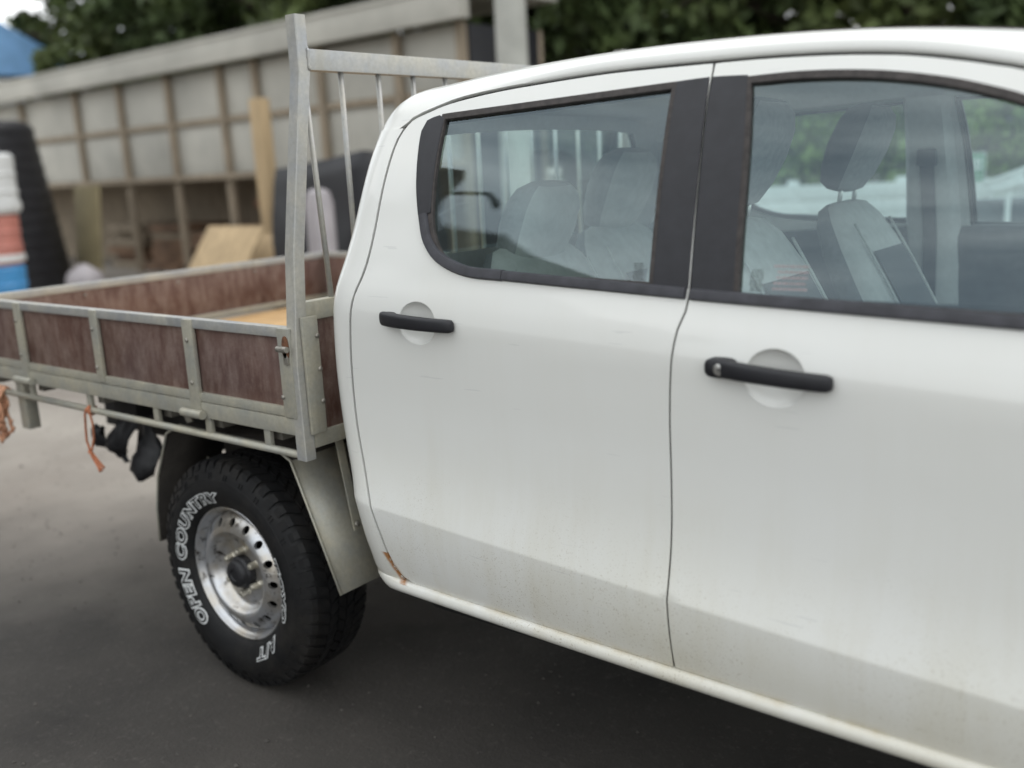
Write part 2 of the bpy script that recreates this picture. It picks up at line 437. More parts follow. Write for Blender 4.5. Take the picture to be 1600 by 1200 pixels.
def hw0(x, z, dish=True):
    c = zc(x)
    if z < c: h = .930-.045*(c-z)-.70*(c-z)**2
    else:
        k = sstep(1.28, 1.5, z)
        zz = (z-c)*(1-k)+(z-.717)*k
        h = interp(UPZ, UPH, zz)-.07*min(.11, max(0, zz-.508))
    h -= .010*((x-1.7)/1.0)**2
    if dish:
        for (dx, dz, rx, rz) in DISH:
            q = ((x-dx)/rx)**2+((z-dz)/rz)**2
            if q < 1: h -= .027*(1-q)**.58
    return h
XEZ = [.40, .494, .53, .601, .771, .90, 1.056, 1.196, 1.264, 1.329, 1.408, 1.503, 1.629, 1.73, 1.80]
XEX = [.66, .659, .63, .622, .60, .56, .546, .557, .567, .577, .594, .607, .623, .645, .66]
def xe(z): return interp(XEZ, XEX, z)
RC = .11
USE_DISH = True
def surf(x, z, s, off=0):
    return Vector((x, s*(hw0(x, z, USE_DISH)-off), z))
def snorm(x, z, s):
    e = .0015
    hx = (hw0(x+e, z)-hw0(x-e, z))/(2*e); hz = (hw0(x, z+e)-hw0(x, z-e))/(2*e)
    return Vector((-hx, s, -hz)).normalized()
def panel(name, outer, holes, s, mat, parent, off=0., depth=.02, spacing=.035, roll=.003, crease=False, fine=None, inner=False):
    outer = ccw(outer); holes = [ccw(h) for h in holes]
    xs = [p[0] for p in outer]; zs = [p[1] for p in outer]
    gx = np.arange(min(xs), max(xs), spacing); gz = np.arange(min(zs), max(zs), spacing)
    G = [(a, b) for a in gx for b in gz]
    if crease:
        G = [g for g in G if abs(g[1]-zc(g[0])) > .02 and abs(g[1]-zc(g[0])-.508) > .02]
        for a in np.arange(min(xs), max(xs), .03):
            G += [(a, zc(a)+d) for d in (-.012, -.004, .004, .012, .496, .504, .512, .520)]
        for (dx, dz, rx, rz) in DISH:
            G = [g for g in G if ((g[0]-dx)/rx)**2+((g[1]-dz)/rz)**2 > 1.4]
            for rr, n in ((1.06, 56), (1.015, 56), (.985, 56), (.93, 48), (.82, 40), (.65, 32), (.45, 24), (.2, 10)):
                G += [(dx+rx*rr*math.cos(2*PI*q/n), dz+rz*rr*math.sin(2*PI*q/n)) for q in range(n)]
    if G:
        G = np.array(G); k = inpoly(G, outer) & (dist_to(G, outer) > spacing*.35)
        for h in holes: k &= ~inpoly(G, h) & (dist_to(G, h) > spacing*.35)
        G = [tuple(g) for g in G[k]]
    ov, tris = triangulate(outer, holes, G)
    V = [surf(p.x, p.y, s, off) for p in ov]; N = [snorm(p.x, p.y, s) for p in ov]
    F = [(t if s < 0 else t[::-1]) for t in tris]; deep = []
    if depth > 0:
        for li, l in enumerate([outer]+holes):
            n = len(l); b = len(V)
            for i in range(n):
                a, c, d = Vector(l[i-1]), Vector(l[i]), Vector(l[(i+1) % n])
                t = (d-a).normalized(); on = Vector((t.y, -t.x))*(1 if li == 0 else -1)
                O3 = Vector((on.x, 0, on.y)); nn = snorm(c.x, c.y, s); O3 = (O3-nn*O3.dot(nn)).normalized()
                P = surf(c.x, c.y, s, off)
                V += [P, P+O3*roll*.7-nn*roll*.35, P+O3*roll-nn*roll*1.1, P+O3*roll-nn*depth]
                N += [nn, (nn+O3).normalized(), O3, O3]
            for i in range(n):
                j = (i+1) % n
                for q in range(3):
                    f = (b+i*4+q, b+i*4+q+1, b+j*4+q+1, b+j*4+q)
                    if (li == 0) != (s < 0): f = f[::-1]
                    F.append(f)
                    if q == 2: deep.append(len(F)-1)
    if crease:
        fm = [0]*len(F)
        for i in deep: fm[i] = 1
        return mesh_obj(name, V, F, mat, parent, normals=N, mats=[mat, M['dark']], fmat=fm)  # deep strips of the white door edges coloured dark as gap shade
    return mesh_obj(name, V, F, mat, parent, normals=N)

truck = thing('utility_truck', 'white double cab utility truck with steel tray and brown ply drop sides', 'truck')

SEAM_R = [(.836, 1.731), (.801, 1.719), (.776, 1.694), (.759, 1.656), (.745, 1.565), (.735, 1.412), (.720, 1.343), (.703, 1.303), (.688, 1.239), (.672, 1.138), (.664, 1.035), (.670, .933), (.695, .835), (.722, .758), (.744, .680), (.760, .614), (.781, .570), (.822, .550)]
B_SEAM = [(1.604, 1.776), (1.607, 1.698), (1.618, 1.53), (1.627, 1.34), (1.611, 1.273), (1.603, 1.218), (1.596, 1.14), (1.592, 1.033), (1.592, .831), (1.593, .716), (1.594, .552)]
DITCH = [(.836, 1.731), (.918, 1.751), (1.052, 1.766), (1.18, 1.773), (1.315, 1.778), (1.41, 1.779), (1.60, 1.776), (1.72, 1.773), (1.843, 1.766), (1.935, 1.757), (1.991, 1.749), (2.065, 1.734), (2.115, 1.722), (2.164, 1.709), (2.26, 1.674), (2.36, 1.627), (2.5, 1.551), (2.65, 1.455), (2.72, 1.405)]
def ditch(x): return interp([p[0] for p in DITCH], [p[1] for p in DITCH], x)
GAP = .0045
rear_outer = joinp(catmull(SEAM_R)[::-1], catmull([p for p in DITCH if p[0] < 1.59]+[(1.604, 1.776)]), catmull(B_SEAM), line((1.594, .552), (.822, .550)))
front_outer = joinp(catmull(B_SEAM)[::-1], catmull([(1.604, 1.776)]+[p for p in DITCH if p[0] > 1.61]), catmull([(2.72, 1.405), (2.70, 1.30), (2.675, 1.2), (2.665, .95), (2.66, .72), (2.64, .548)]), line((2.64, .548), (1.594, .552)))
R_GL = joinp(line((.910, 1.716), (1.524, 1.735)), line((1.524, 1.735), (1.540, 1.357)), line((1.540, 1.357), (1.20, 1.366)), catmull([(1.20, 1.366), (1.10, 1.371), (1.006, 1.388), (.958, 1.422), (.929, 1.475), (.917, 1.546), (.911, 1.633), (.910, 1.716)]))
F_GL = joinp(catmull([(1.689, 1.731), (1.779, 1.731), (1.875, 1.725), (1.965, 1.713), (2.051, 1.695), (2.113, 1.677), (2.172, 1.656), (2.28, 1.607), (2.40, 1.54), (2.52, 1.46), (2.60, 1.40), (2.635, 1.352), (2.64, 1.315)]), line((2.64, 1.315), (1.725, 1.344)), catmull([(1.725, 1.344), (1.708, 1.597), (1.689, 1.731)]))
R_HOLE = joinp(line((.862, 1.716), (1.53, 1.738)), line((1.53, 1.738), (1.546, 1.345)), line((1.546, 1.345), (1.20, 1.355)), catmull([(1.20, 1.355), (1.08, 1.366), (.985, 1.392), (.935, 1.428), (.897, 1.49), (.872, 1.58), (.862, 1.66), (.862, 1.716)]))

def sweep_on(mb, path, s, w, out0, out1, vertical=(0, 0, 1), closed=False):
    """flat moulding of width w along path (x,z), standing from off=-out0 to -out1, rounded"""
    P = []; fr = []
    n = len(path)
    for i in range(n):
        a = path[max(0, i-1)]; b = path[min(n-1, i+1)]
        t = Vector((b[0]-a[0], b[1]-a[1])).normalized(); nn = snorm(path[i][0], path[i][1], s)
        side = Vector((-t.y, 0, t.x)); side = (side-nn*side.dot(nn)).normalized()
        P.append(surf(path[i][0], path[i][1], s)); fr.append((side, nn))
    h = w/2; prof = [(-h, out0), (-h*1.0, out1*.55+out0*.45), (-h*.72, out1*.95), (-h*.3, out1), (h*.3, out1), (h*.72, out1*.95), (h, out1*.55+out0*.45), (h, out0)]
    return mb.sweep(P, prof, fr, closed)

def loop_band(outer, w): return inset(outer, w)

def build_door(kind, s):
    rear = kind == 'rear_door'
    outer = inset(rear_outer if rear else front_outer, GAP)
    hole = R_HOLE if rear else inset(F_GL, -.008)
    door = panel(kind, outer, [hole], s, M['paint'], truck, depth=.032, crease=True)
    gl = R_GL if rear else F_GL
    panel('window_glass', inset(gl, -.012), [], s, M['glass'], door, off=.0085, depth=0, spacing=.06)
    # rubber seal ring round the glass
    panel('window_seal', inset(gl, -.0095), [inset(gl, .002)], s, M['seal'], door, off=-.0012, depth=.011, spacing=.2, roll=.002)
    # black B pillar trim
    if rear:
        pt = joinp(line((1.532, 1.7445), (1.600, 1.7465)), catmull([(1.600, 1.7465), (1.603, 1.698), (1.614, 1.53), (1.6225, 1.352)]), line((1.6225, 1.352), (1.548, 1.353)), line((1.548, 1.353), (1.532, 1.7445)))
    else:
        pt = joinp(line((1.610, 1.7465), (1.681, 1.743)), catmull([(1.681, 1.743), (1.700, 1.597), (1.717, 1.345)]), line((1.717, 1.345), (1.6315, 1.348)), catmull([(1.6315, 1.348), (1.6225, 1.53), (1.611, 1.698), (1.610, 1.7465)]))
    panel('pillar_trim', pt, [], s, M['plastic'], door, off=-.0025, depth=.005, spacing=.05, roll=.002)
    # belt moulding
    if rear: bm_ = [line((1.170, 1.3615), (1.6215, 1.341))]
    else: bm_ = [line((1.6325, 1.340), (2.66, 1.300))]
    mb = MB()
    for p in bm_: sweep_on(mb, p, s, .0235, -.006, .010)
    mb.build('belt_moulding', M['belt'], door, auto=35)
    if rear:
        mb = MB(); sweep_on(mb, catmull([(1.1685, 1.3617), (1.06, 1.3685), (.975, 1.395), (.927, 1.434), (.9025, 1.484), (.899, 1.4935)], .012), s, .026, -.006, .010)
        mb.build('belt_moulding', M['belt'], door, auto=35)
        qt = joinp(catmull([(.884, 1.495), (.864, 1.56), (.851, 1.63), (.846, 1.69), (.857, 1.713), (.893, 1.722)]), line((.893, 1.722), (.9085, 1.716)), catmull([(.9085, 1.716), (.9085, 1.633), (.9135, 1.546), (.921, 1.500)]), line((.921, 1.500), (.884, 1.495)))
        panel('quarter_trim', qt, [], s, M['plastic'], door, off=-.004, depth=.012, spacing=.04, roll=.003)
    # inner trim: card below the belt and window frame lining
    zt = 1.335
    x0, x1 = (.72, 1.58) if rear else (1.62, 2.62)
    mb = MB(); n = 12; rows = [(.60, .05), (1.0, .05), (1.20, .055), (1.30, .05), (zt, .034), (zt+.004, .018)]
    V = []; F = []
    for i in range(n+1):
        x = x0+(x1-x0)*i/n
        for (z, d) in rows: V.append((x, s*(hw0(x, z, False)-d), z))
    k = len(rows)
    for i in range(n):
        for q in range(k-1): F.append((i*k+q, i*k+q+1, (i+1)*k+q+1, (i+1)*k+q))
    mb.add(V, F); mb.build('door_card', M['trim'], door, smooth=True)
    global USE_DISH
    USE_DISH = False
    lining = panel('frame_lining', inset(outer, .012), [inset(hole, -.004)], s, M['liner'], door, off=.034, depth=0, spacing=.2)
    USE_DISH = True
    # handle
    (dx, dz) = (.9285, 1.250) if rear else (1.807, 1.2065)
    Lh = .117; slope = -.03 if rear else -.055
    secs = []
    for i in range(17):
        t = -math.cos(PI*i/16); e = max(.0, 1-abs(t)**30)
        x = dx+Lh*t; z = dz+slope*Lh*t
        base = hw0(x, z, False)
        arch = .014*(1-t*t)+.010
        hgt = (.0165-.001*t)*(.62+.38*e); th = .0105*(.5+.5*e)
        c = Vector((x, s*(base+arch), z)); secs.append((c, Vector((0, 0, hgt)), Vector((0, s*th, 0))))
    mb = MB().loft(secs, 20, 3.2)
    for t in (-.86, .80): mb.box((dx+Lh*t-.014, min(s*(hw0(dx, dz, False)-.004), s*(hw0(dx, dz, False)+.016)), dz+slope*Lh*t-.012), (dx+Lh*t+.014, max(s*(hw0(dx, dz, False)-.004), s*(hw0(dx, dz, False)+.016)), dz+slope*Lh*t+.012), .003)
    h = mb.build('door_handle', M['handle'], door, auto=50)
    if not rear:
        x, z = 1.713, 1.2115; yb = hw0(x, z, False)
        MB().loft([(Vector((x, s*(yb+q), z)), Vector((.030*k, 0, .0)), Vector((0, 0, .0185*k))) for q, k in ((.0, 1), (.016, 1), (.021, .95), (.0235, .82))], 24, 3.4).build('lock_housing', M['handle'], door, auto=50)
        MB().lathe([(0, s*(yb+.0265)), (.0085, s*(yb+.0265)), (.0112, s*(yb+.0255)), (.0125, s*(yb+.0225)), (.0125, s*(yb+.015))], (x+.003, 0, z-.001), 'y', 24).build('lock_cylinder', M['chrome'], door, auto=40)
        box('key_slot', (x+.0018, min(s*(yb+.0262), s*(yb+.0270)), z-.0045), (x+.0042, max(s*(yb+.0262), s*(yb+.0270)), z+.0025), M['dark'], door, 0)
    else:
        x, z = .835, 1.2535; yb = hw0(x, z, False)
        MB().loft([(Vector((x, s*(yb+q), z)), Vector((.024*k, 0, .0)), Vector((0, 0, .0150*k))) for q, k in ((.0, 1), (.012, 1), (.017, .93), (.019, .8))], 24, 3.2).build('handle_base', M['handle'], door, auto=50)
    # printed marks on the glass
    if s < 0:
        def marks(x, z, wd, ht, rows, mt, nm, seed):
            mb = MB(); rr = random.Random(seed)
            for i in range(rows):
                zz = z-ht*(i+.5)/rows; a = x+rr.uniform(0, wd*.18); b = x+wd-rr.uniform(0, wd*.15)
                while a < b:
                    L = min(rr.uniform(.0025, .009), b-a); hh = ht/rows*.42
                    q = [surf(a, zz, s, .0080), surf(a+L, zz, s, .0080), surf(a+L, zz+hh, s, .0080), surf(a, zz+hh, s, .0080)]
                    mb.add(q, [(0, 1, 2, 3)]); a += L+.0016
            mb.build(nm, mt, door)
        if rear: marks(1.492, 1.395, .026, .034, 8, M['print'], 'glass_print', 1)
        else:
            marks(1.742, 1.388, .030, .040, 8, M['print'], 'glass_print', 2)
            marks(1.785, 1.398, .075, .05, 5, M['redprint'], 'faded_sticker', 3)
    return door
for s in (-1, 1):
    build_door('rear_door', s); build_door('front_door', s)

# ---- rear pillar, roof, rear wall
def droop(x):
    d = .035*max(0, (1.35-x)/.65)**2.5 if x < 1.35 else .05*((x-1.35)/.78)**2.3
    return d
XR = .638      # rear end of the roof
SEAMTOP = catmull(SEAM_R[:4][::-1], .004)
EX = [p[0] for p in SEAMTOP]+[p[0] for p in DITCH[1:]]; EZ = [p[1]+.006 for p in SEAMTOP]+[p[1]+.006 for p in DITCH[1:]]
def hwc(x, z):
    q = min(1, max(0, (RC-(x-xe(z)))/RC)); return hw0(x, z, False)-.085*(1-math.sqrt(max(0, 1-q*q)))
def edge_z(x): return 1.70 if x < .779 else (float(np.interp(x, EX, EZ)) if x < .92 else ditch(x)+.006)
def crown_z(x):
    z = 1.846-droop(min(x, 2.6)); d = x-XR
    if d < .15: q = min(1, (.15-d)/.15); z -= .062*(1-math.sqrt(max(0, 1-q*q)))
    return z
def roofz(x, h):
    ze = edge_z(x); he = hwc(x, ze); u = min(1, max(0, (he-h)/he)); zc_ = crown_z(x); k = sstep(.06, .13, zc_-ze)
    a = .62+.14*k; p = 18+6*k; rise = .017*sstep(.84, 1.35, x); u0 = .0045
    if u < u0: return ze+rise*u/u0
    v = (u-u0)/(1-u0); ze += rise
    return ze+(zc_-ze)*(a*(1-(1-v)**p)+(1-a)*(1-(1-v)**2.4))
US = [0, .002, .0045, .008, .014, .024, .036, .05, .07, .10, .14, .20, .30, .45, .62, .8, 1.0]
xs_r = [XR+.15*(1-math.cos(R(90)*i/9)) for i in range(10)]+list(np.arange(.80, 2.36, .03))
secs_r = []
for x in xs_r:
    ze = edge_z(x); he = hwc(x, ze)
    row = [(x, he-.02, ze-.010), (x, he-.003, ze-.003)] if x > .79 else [(x, hwc(x, ze-.004)-.012, ze-.004), (x, hwc(x, ze-.003)-.004, ze-.002)]
    row += [(x, he*(1-u), roofz(x, he*(1-u))) for u in US]
    secs_r.append(row)
V = []; F = []
for row in secs_r:
    for (x, h, z) in row: V.append((x, -h, z))
    for (x, h, z) in row[:-1][::-1]: V.append((x, h, z))
k = 2*len(secs_r[0])-1
for i in range(len(secs_r)-1):
    for q in range(k-1): F.append((i*k+q, (i+1)*k+q, (i+1)*k+q+1, i*k+q+1))
rmb = MB().add(V, F); roof = rmb.build('roof', M['paint'], truck, smooth=True); roof.data.set_sharp_from_angle(angle=R(60))
# roof ditch mouldings on top
for s in (-1, 1):
    p = [Vector((x, s*.565, roofz(x, .565)+.0012)) for x in np.arange(.85, 2.34, .03)]
    MB().sweep(p, [(-.008, -.003), (-.007, .0015), (.007, .0015), (.008, -.003)], [(Vector((0, 1, 0)), Vector((0, 0, 1)))]*len(p)).build('roof_moulding', M['seal'], roof, auto=40)

def rear_pillar(s):
    zs = list(np.arange(.505, 1.69, .03))+[1.70]
    zs = sorted(zs+[zc(.68)+d for d in (-.01, -.003, .003, .01)])
    seam = catmull(SEAM_R); sz = [p[1] for p in seam][::-1]; sx = [p[0] for p in seam][::-1]
    V = []; N = []; F = []; k = 15
    def X(t, z):
        x0 = xe(z); x1 = (np.interp(z, sz, sx) if z > .55 else .78+(.55-z)*.5)-GAP
        if z > 1.731: x1 = .84+(z-1.731)*.3
        return x0, max(x1, x0+.03)
    def P(j, z):
        x0, x1 = X(0, z); th = R(90)*j/9
        x = x0+RC*(1-math.cos(th)) if j <= 9 else x0+RC+(x1-x0-RC)*(j-9)/(k-10)
        x = min(x, x1-.0005*(k-1-j)) if x1 < x0+RC+.01 else x
        d = x-x0; q = min(1, max(0, (RC-d)/RC))
        h = hw0(x, z, False)-.085*(1-math.sqrt(max(0, 1-q*q)))
        return Vector((x, s*h, z))
    for z in zs:
        for j in range(k): V.append(P(j, z))
    for i in range(len(zs)-1):
        for j in range(k-1):
            f = (i*k+j, i*k+j+1, (i+1)*k+j+1, (i+1)*k+j); F.append(f if s < 0 else f[::-1])
    # returned edge along the door gap
    b = len(V)
    for i, z in enumerate(zs): V += [V[i*k+k-1].copy(), V[i*k+k-1]+Vector((0.001, -s*.025, 0))]
    for i in range(len(zs)-1): F.append((b+2*i, b+2*i+1, b+2*i+3, b+2*i+2))
    o = MB().add(V, F).build('rear_pillar', M['paint'], truck, smooth=True); o.data.set_sharp_from_angle(angle=R(50))
    return o
for s in (-1, 1): rear_pillar(s)

# rear wall with window opening, seen through the side glass
wall_h = lambda z: hw0(.75, z, False)-.080
xw = lambda z: xe(z)+.002
out_w = joinp(line((-.82, .52), (.82, .52)), catmull([(.82, .52), (.815, 1.0), (.83, 1.25), (.76, 1.5), (.66, 1.704)]), catmull([(.66, 1.704), (.4, 1.737), (0, 1.742), (-.4, 1.737), (-.66, 1.704)]), catmull([(-.66, 1.704), (-.76, 1.5), (-.83, 1.25), (-.815, 1.0), (-.82, .52)]))
hole_w = joinp(catmull([(-.60, 1.38), (-.57, 1.60), (-.53, 1.675), (-.46, 1.70), (0, 1.712), (.46, 1.70), (.53, 1.675), (.57, 1.60), (.60, 1.38)]), catmull([(.60, 1.38), (.56, 1.35), (0, 1.345), (-.56, 1.35), (-.60, 1.38)]))
def wallpan(name, outer, holes, mat, parent, dx, sp=.1):
    outer = ccw(outer); holes = [ccw(h) for h in holes]
    G = [(a, b) for a in np.arange(-.85, .86, sp) for b in np.arange(.5, 1.76, sp)]
    G = np.array(G); k_ = inpoly(G, outer) & (dist_to(G, outer) > sp*.3)
    for h in holes: k_ &= ~inpoly(G, h) & (dist_to(G, h) > sp*.3)
    ov, tr = triangulate(outer, holes, [tuple(g) for g in G[k_]])
    return mesh_obj(name, [(xw(p.y)+dx, p.x, p.y) for p in ov], tr, mat, parent, smooth=True)
rw = wallpan('rear_wall', out_w, [hole_w], M['paint'], truck, 0)
wallpan('rear_lining', out_w, [inset(hole_w, .012)], M['liner'], rw, .03)
wallpan('rear_window', inset(hole_w, -.01), [], M['glass'], rw, .012, .2)
MB().tube([(xw(p[1])+.014, p[0], p[1]) for p in hole_w], .009, 8, closed=True).build('rear_window_seal', M['seal'], rw, smooth=True)

# sills and inner pillars
for s in (-1, 1):
    pr = [(-.014, .5545), (.000, .5525), (.008, .5475), (.0125, .540), (.0125, .531), (.008, .522), (-.002, .515), (-.02, .511), (-.06, .508), (-.06, .55)]
    path = [.662, .67, .68, .695, .712, .73, .75]+[x for x in np.arange(.78, 2.70, .04)]
    V = []; F = []; k = len(pr)
    for x in path:
        q = sstep(.66, .80, x); hb = hwc(x, .552)
        for (a, z) in pr: V.append((x, s*(hb+(a if a < -.03 else a*q-.002*(1-q))), .552+(z-.552)*(.35+.65*sstep(.655, .74, x))))
    for i in range(len(path)-1):
        for q in range(k):
            F.append((i*k+q, i*k+(q+1) % k, (i+1)*k+(q+1) % k, (i+1)*k+q))
    F.append(tuple(range(k))); F.append(tuple((len(path)-1)*k+q for q in range(k)))
    o = MB().add(V, F).build('sill', M['paint'], truck, smooth=True); o.data.set_sharp_from_angle(angle=R(60))
    # body pillar between the doors, and rubber weatherstrip behind the gaps
    up = joinp(line((1.575, 1.765), (1.635, 1.765)), catmull([(1.635, 1.765), (1.645, 1.55), (1.66, 1.33)]), line((1.66, 1.33), (1.595, 1.33)), catmull([(1.595, 1.33), (1.59, 1.55), (1.575, 1.765)]))
    panel('centre_pillar', up, [], s, M['jamb'], truck, off=.011, depth=.0, spacing=.08)
    lo = joinp(catmull([(1.60, 1.328), (1.57, 1.2), (1.56, .9), (1.56, .56)]), line((1.56, .56), (1.63, .56)), catmull([(1.63, .56), (1.625, .9), (1.63, 1.2), (1.66, 1.328)]), line((1.66, 1.328), (1.60, 1.328)))
    panel('weatherstrip', lo, [], s, M['dark'], truck, off=.030, depth=0, spacing=.1)
    sm = catmull(SEAM_R); mb = MB(); sweep_on(mb, sm, s, .03, -.018, -.010); mb.build('weatherstrip', M['seal'], truck)
    dm = [(x, ditch(x)+.001) for x in np.arange(.84, 2.7, .04)]; mb = MB(); sweep_on(mb, dm, s, .02, -.018, -.010); mb.build('weatherstrip', M['dark'], truck)
    # B pillar inner trim, seat belt
    V = []; F = []
    n = 8
    for i in range(n+1):
        z = 1.0+.74*i/n; d = .055; wd = .105-.035*i/n; xc = 1.60+.0*i
        h = hw0(xc, z, False)
        V += [(xc-wd, s*(h-.03), z), (xc-wd*.7, s*(h-d-.02), z), (xc+wd*.7, s*(h-d-.02), z), (xc+wd, s*(h-.03), z)]
    for i in range(n):
        for q in range(3): F.append((i*4+q, i*4+q+1, i*4+5+q, i*4+4+q))
    pt_ = MB().add(V, F).build('pillar_lining', M['liner'], truck, auto=60)
    mb = MB(); P = [Vector((1.60, s*(hw0(1.6, z, False)-.086), z)) for z in (1.56, 1.45, 1.3, 1.1, .95)]
    mb.sweep(P, [(-.022, -.001), (.022, -.001), (.022, .001), (-.022, .001)], [(Vector((1, 0, 0)), Vector((0, 1, 0)))]*5); mb.build('belt_webbing', M['strap'], pt_)
    MB().box((1.57, s*.745-.018, 1.53), (1.63, s*.745+.018, 1.585), .008).build('belt_guide', M['trim'], pt_, auto=40)

# windscreen, A pillars, bonnet and nose (mostly beyond the right edge of the frame)
def ws_rows(h0, h1, x0, x1, off, nm, mat, parent, n=9, mh=9, s=None):
    V = []; F = []
    for i in range(n+1):
        t = i/n
        for j in range(mh+1):
            h = h0+(h1-h0)*j/mh; a = 1-min(1, abs(h)/.744)**2
            xa = 2.30+.03*a+(.42+.30*a)*t; za = roofz(2.30+.03*a, abs(h)); zb = 1.36+.03*a
            V.append((xa, h, za+(zb-za)*t**1.06+.02*math.sin(PI*t)-off))
    for i in range(n):
        for j in range(mh): F.append((i*(mh+1)+j, i*(mh+1)+j+1, (i+1)*(mh+1)+j+1, (i+1)*(mh+1)+j))
    return MB().add(V, F).build(nm, mat, parent, smooth=True)
ws_rows(-.66, .66, 0, 0, .004, 'windscreen', M['glass'], truck)
for s in (-1, 1): ws_rows(s*.655, s*.742, 0, 0, 0, 'windscreen_pillar', M['paint'], truck, 12, 4)
def bonnet():
    V = []; F = []; n, mh = 14, 12
    for i in range(n+1):
        x = 2.72+1.22*i/n
        for j in range(mh+1):
            h = -.86+1.72*j/mh; a = abs(h)/.86
            V.append((x-.10*a**3*(i/n)+(.25*(1-a*a))*(1-i/n), h*(1-.10*(i/n)**2), 1.33-.14*(i/n)**1.6-.06*a**3-.02*(i/n)**8*6+.02*math.cos(a*PI/2)))
    for i in range(n):
        for j in range(mh): F.append((i*(mh+1)+j, i*(mh+1)+j+1, (i+1)*(mh+1)+j+1, (i+1)*(mh+1)+j))
    return MB().add(V, F).build('bonnet', M['paint'], truck, smooth=True)
bonnet()
arch = [(3.22+.47*math.cos(a), .40+.47*math.sin(a)) for a in np.linspace(R(15), R(165), 26)]
fen_out = joinp(line((2.668, .552), (2.668, 1.0)), line((2.668, 1.0), (2.725, 1.30)), catmull([(2.725, 1.30), (3.2, 1.25), (3.7, 1.17), (3.92, 1.08)]), line((3.92, 1.08), (3.98, .55)), line((3.98, .55), (3.67, .55)), [(a, b) for a, b in arch], line((2.77, .552), (2.668, .552)))
for s in (-1, 1): panel('front_fender', fen_out, [], s, M['paint'], truck, depth=.03, spacing=.06)
mb = MB(); secs = []
for x, hwid, zlo, zhi in ((3.86, .90, .42, 1.12), (4.00, .88, .40, 1.10), (4.08, .80, .42, 1.06), (4.12, .62, .45, 1.0)):
    secs.append((Vector((x, 0, (zlo+zhi)/2)), Vector((0, hwid, 0)), Vector((0, 0, (zhi-zlo)/2))))
bump = mb.loft(secs, 32, 5).build('front_bumper', M['paint'], truck, auto=45)
mb = MB()
for i in range(3): mb.box((4.09, -.42, .80+.07*i), (4.14, .42, .84+.07*i), .006)
mb.build('grille', M['plastic'], bump, auto=40)
for s in (-1, 1): MB().loft([(Vector((x, s*.70, .97)), Vector((0, .15*k, 0)), Vector((0, 0, .09*k))) for x, k in ((3.95, 1), (4.07, .95), (4.10, .75))], 20, 3).build('headlight', M['chrome'], bump, auto=40)

# floor pan, dash, headliner, seats
box('cab_floor', (.66, -.82, .55), (2.9, .82, .60), M['dark'], truck, .01)
box('underbody', (.72, -.74, .40), (3.0, .74, .545), M['dark'], truck, .03)
V = []; F = []
xs_h = np.arange(.66, 2.36, .1); hs = [-.69, -.66, -.55, -.3, 0, .3, .55, .66, .69]
for x in xs_h:
    for h in hs: V.append((x, h, min(roofz(x, abs(h)), 1.83)-(.035 if abs(h) < .68 else .075)))
for i in range(len(xs_h)-1):
    for j in range(len(hs)-1): F.append((i*9+j, i*9+j+1, (i+1)*9+j+1, (i+1)*9+j))
MB().add(V, F).build('headliner', M['liner'], truck, smooth=True)
MB().loft([(Vector((2.80, y, 1.06)), Vector((.24, 0, 0)), Vector((0, 0, .16))) for y in (-.80, -.4, 0, .4, .80)], 20, 3).build('dashboard', M['trim'], truck, auto=50)
sw = MB().tube([(2.30+.07*math.sin(a), -.37+.185*math.cos(a), 1.17+.172*math.sin(a)) for a in np.linspace(0, 2*PI, 28, endpoint=False)], .014, 8, closed=True)
sw.bar((2.31, -.55, 1.17), (2.31, -.19, 1.17), .03, .02).bar((2.31, -.37, 1.17), (2.55, -.37, 1.10), .06, .06); sw.build('steering_wheel', M['trim'], truck, auto=50)

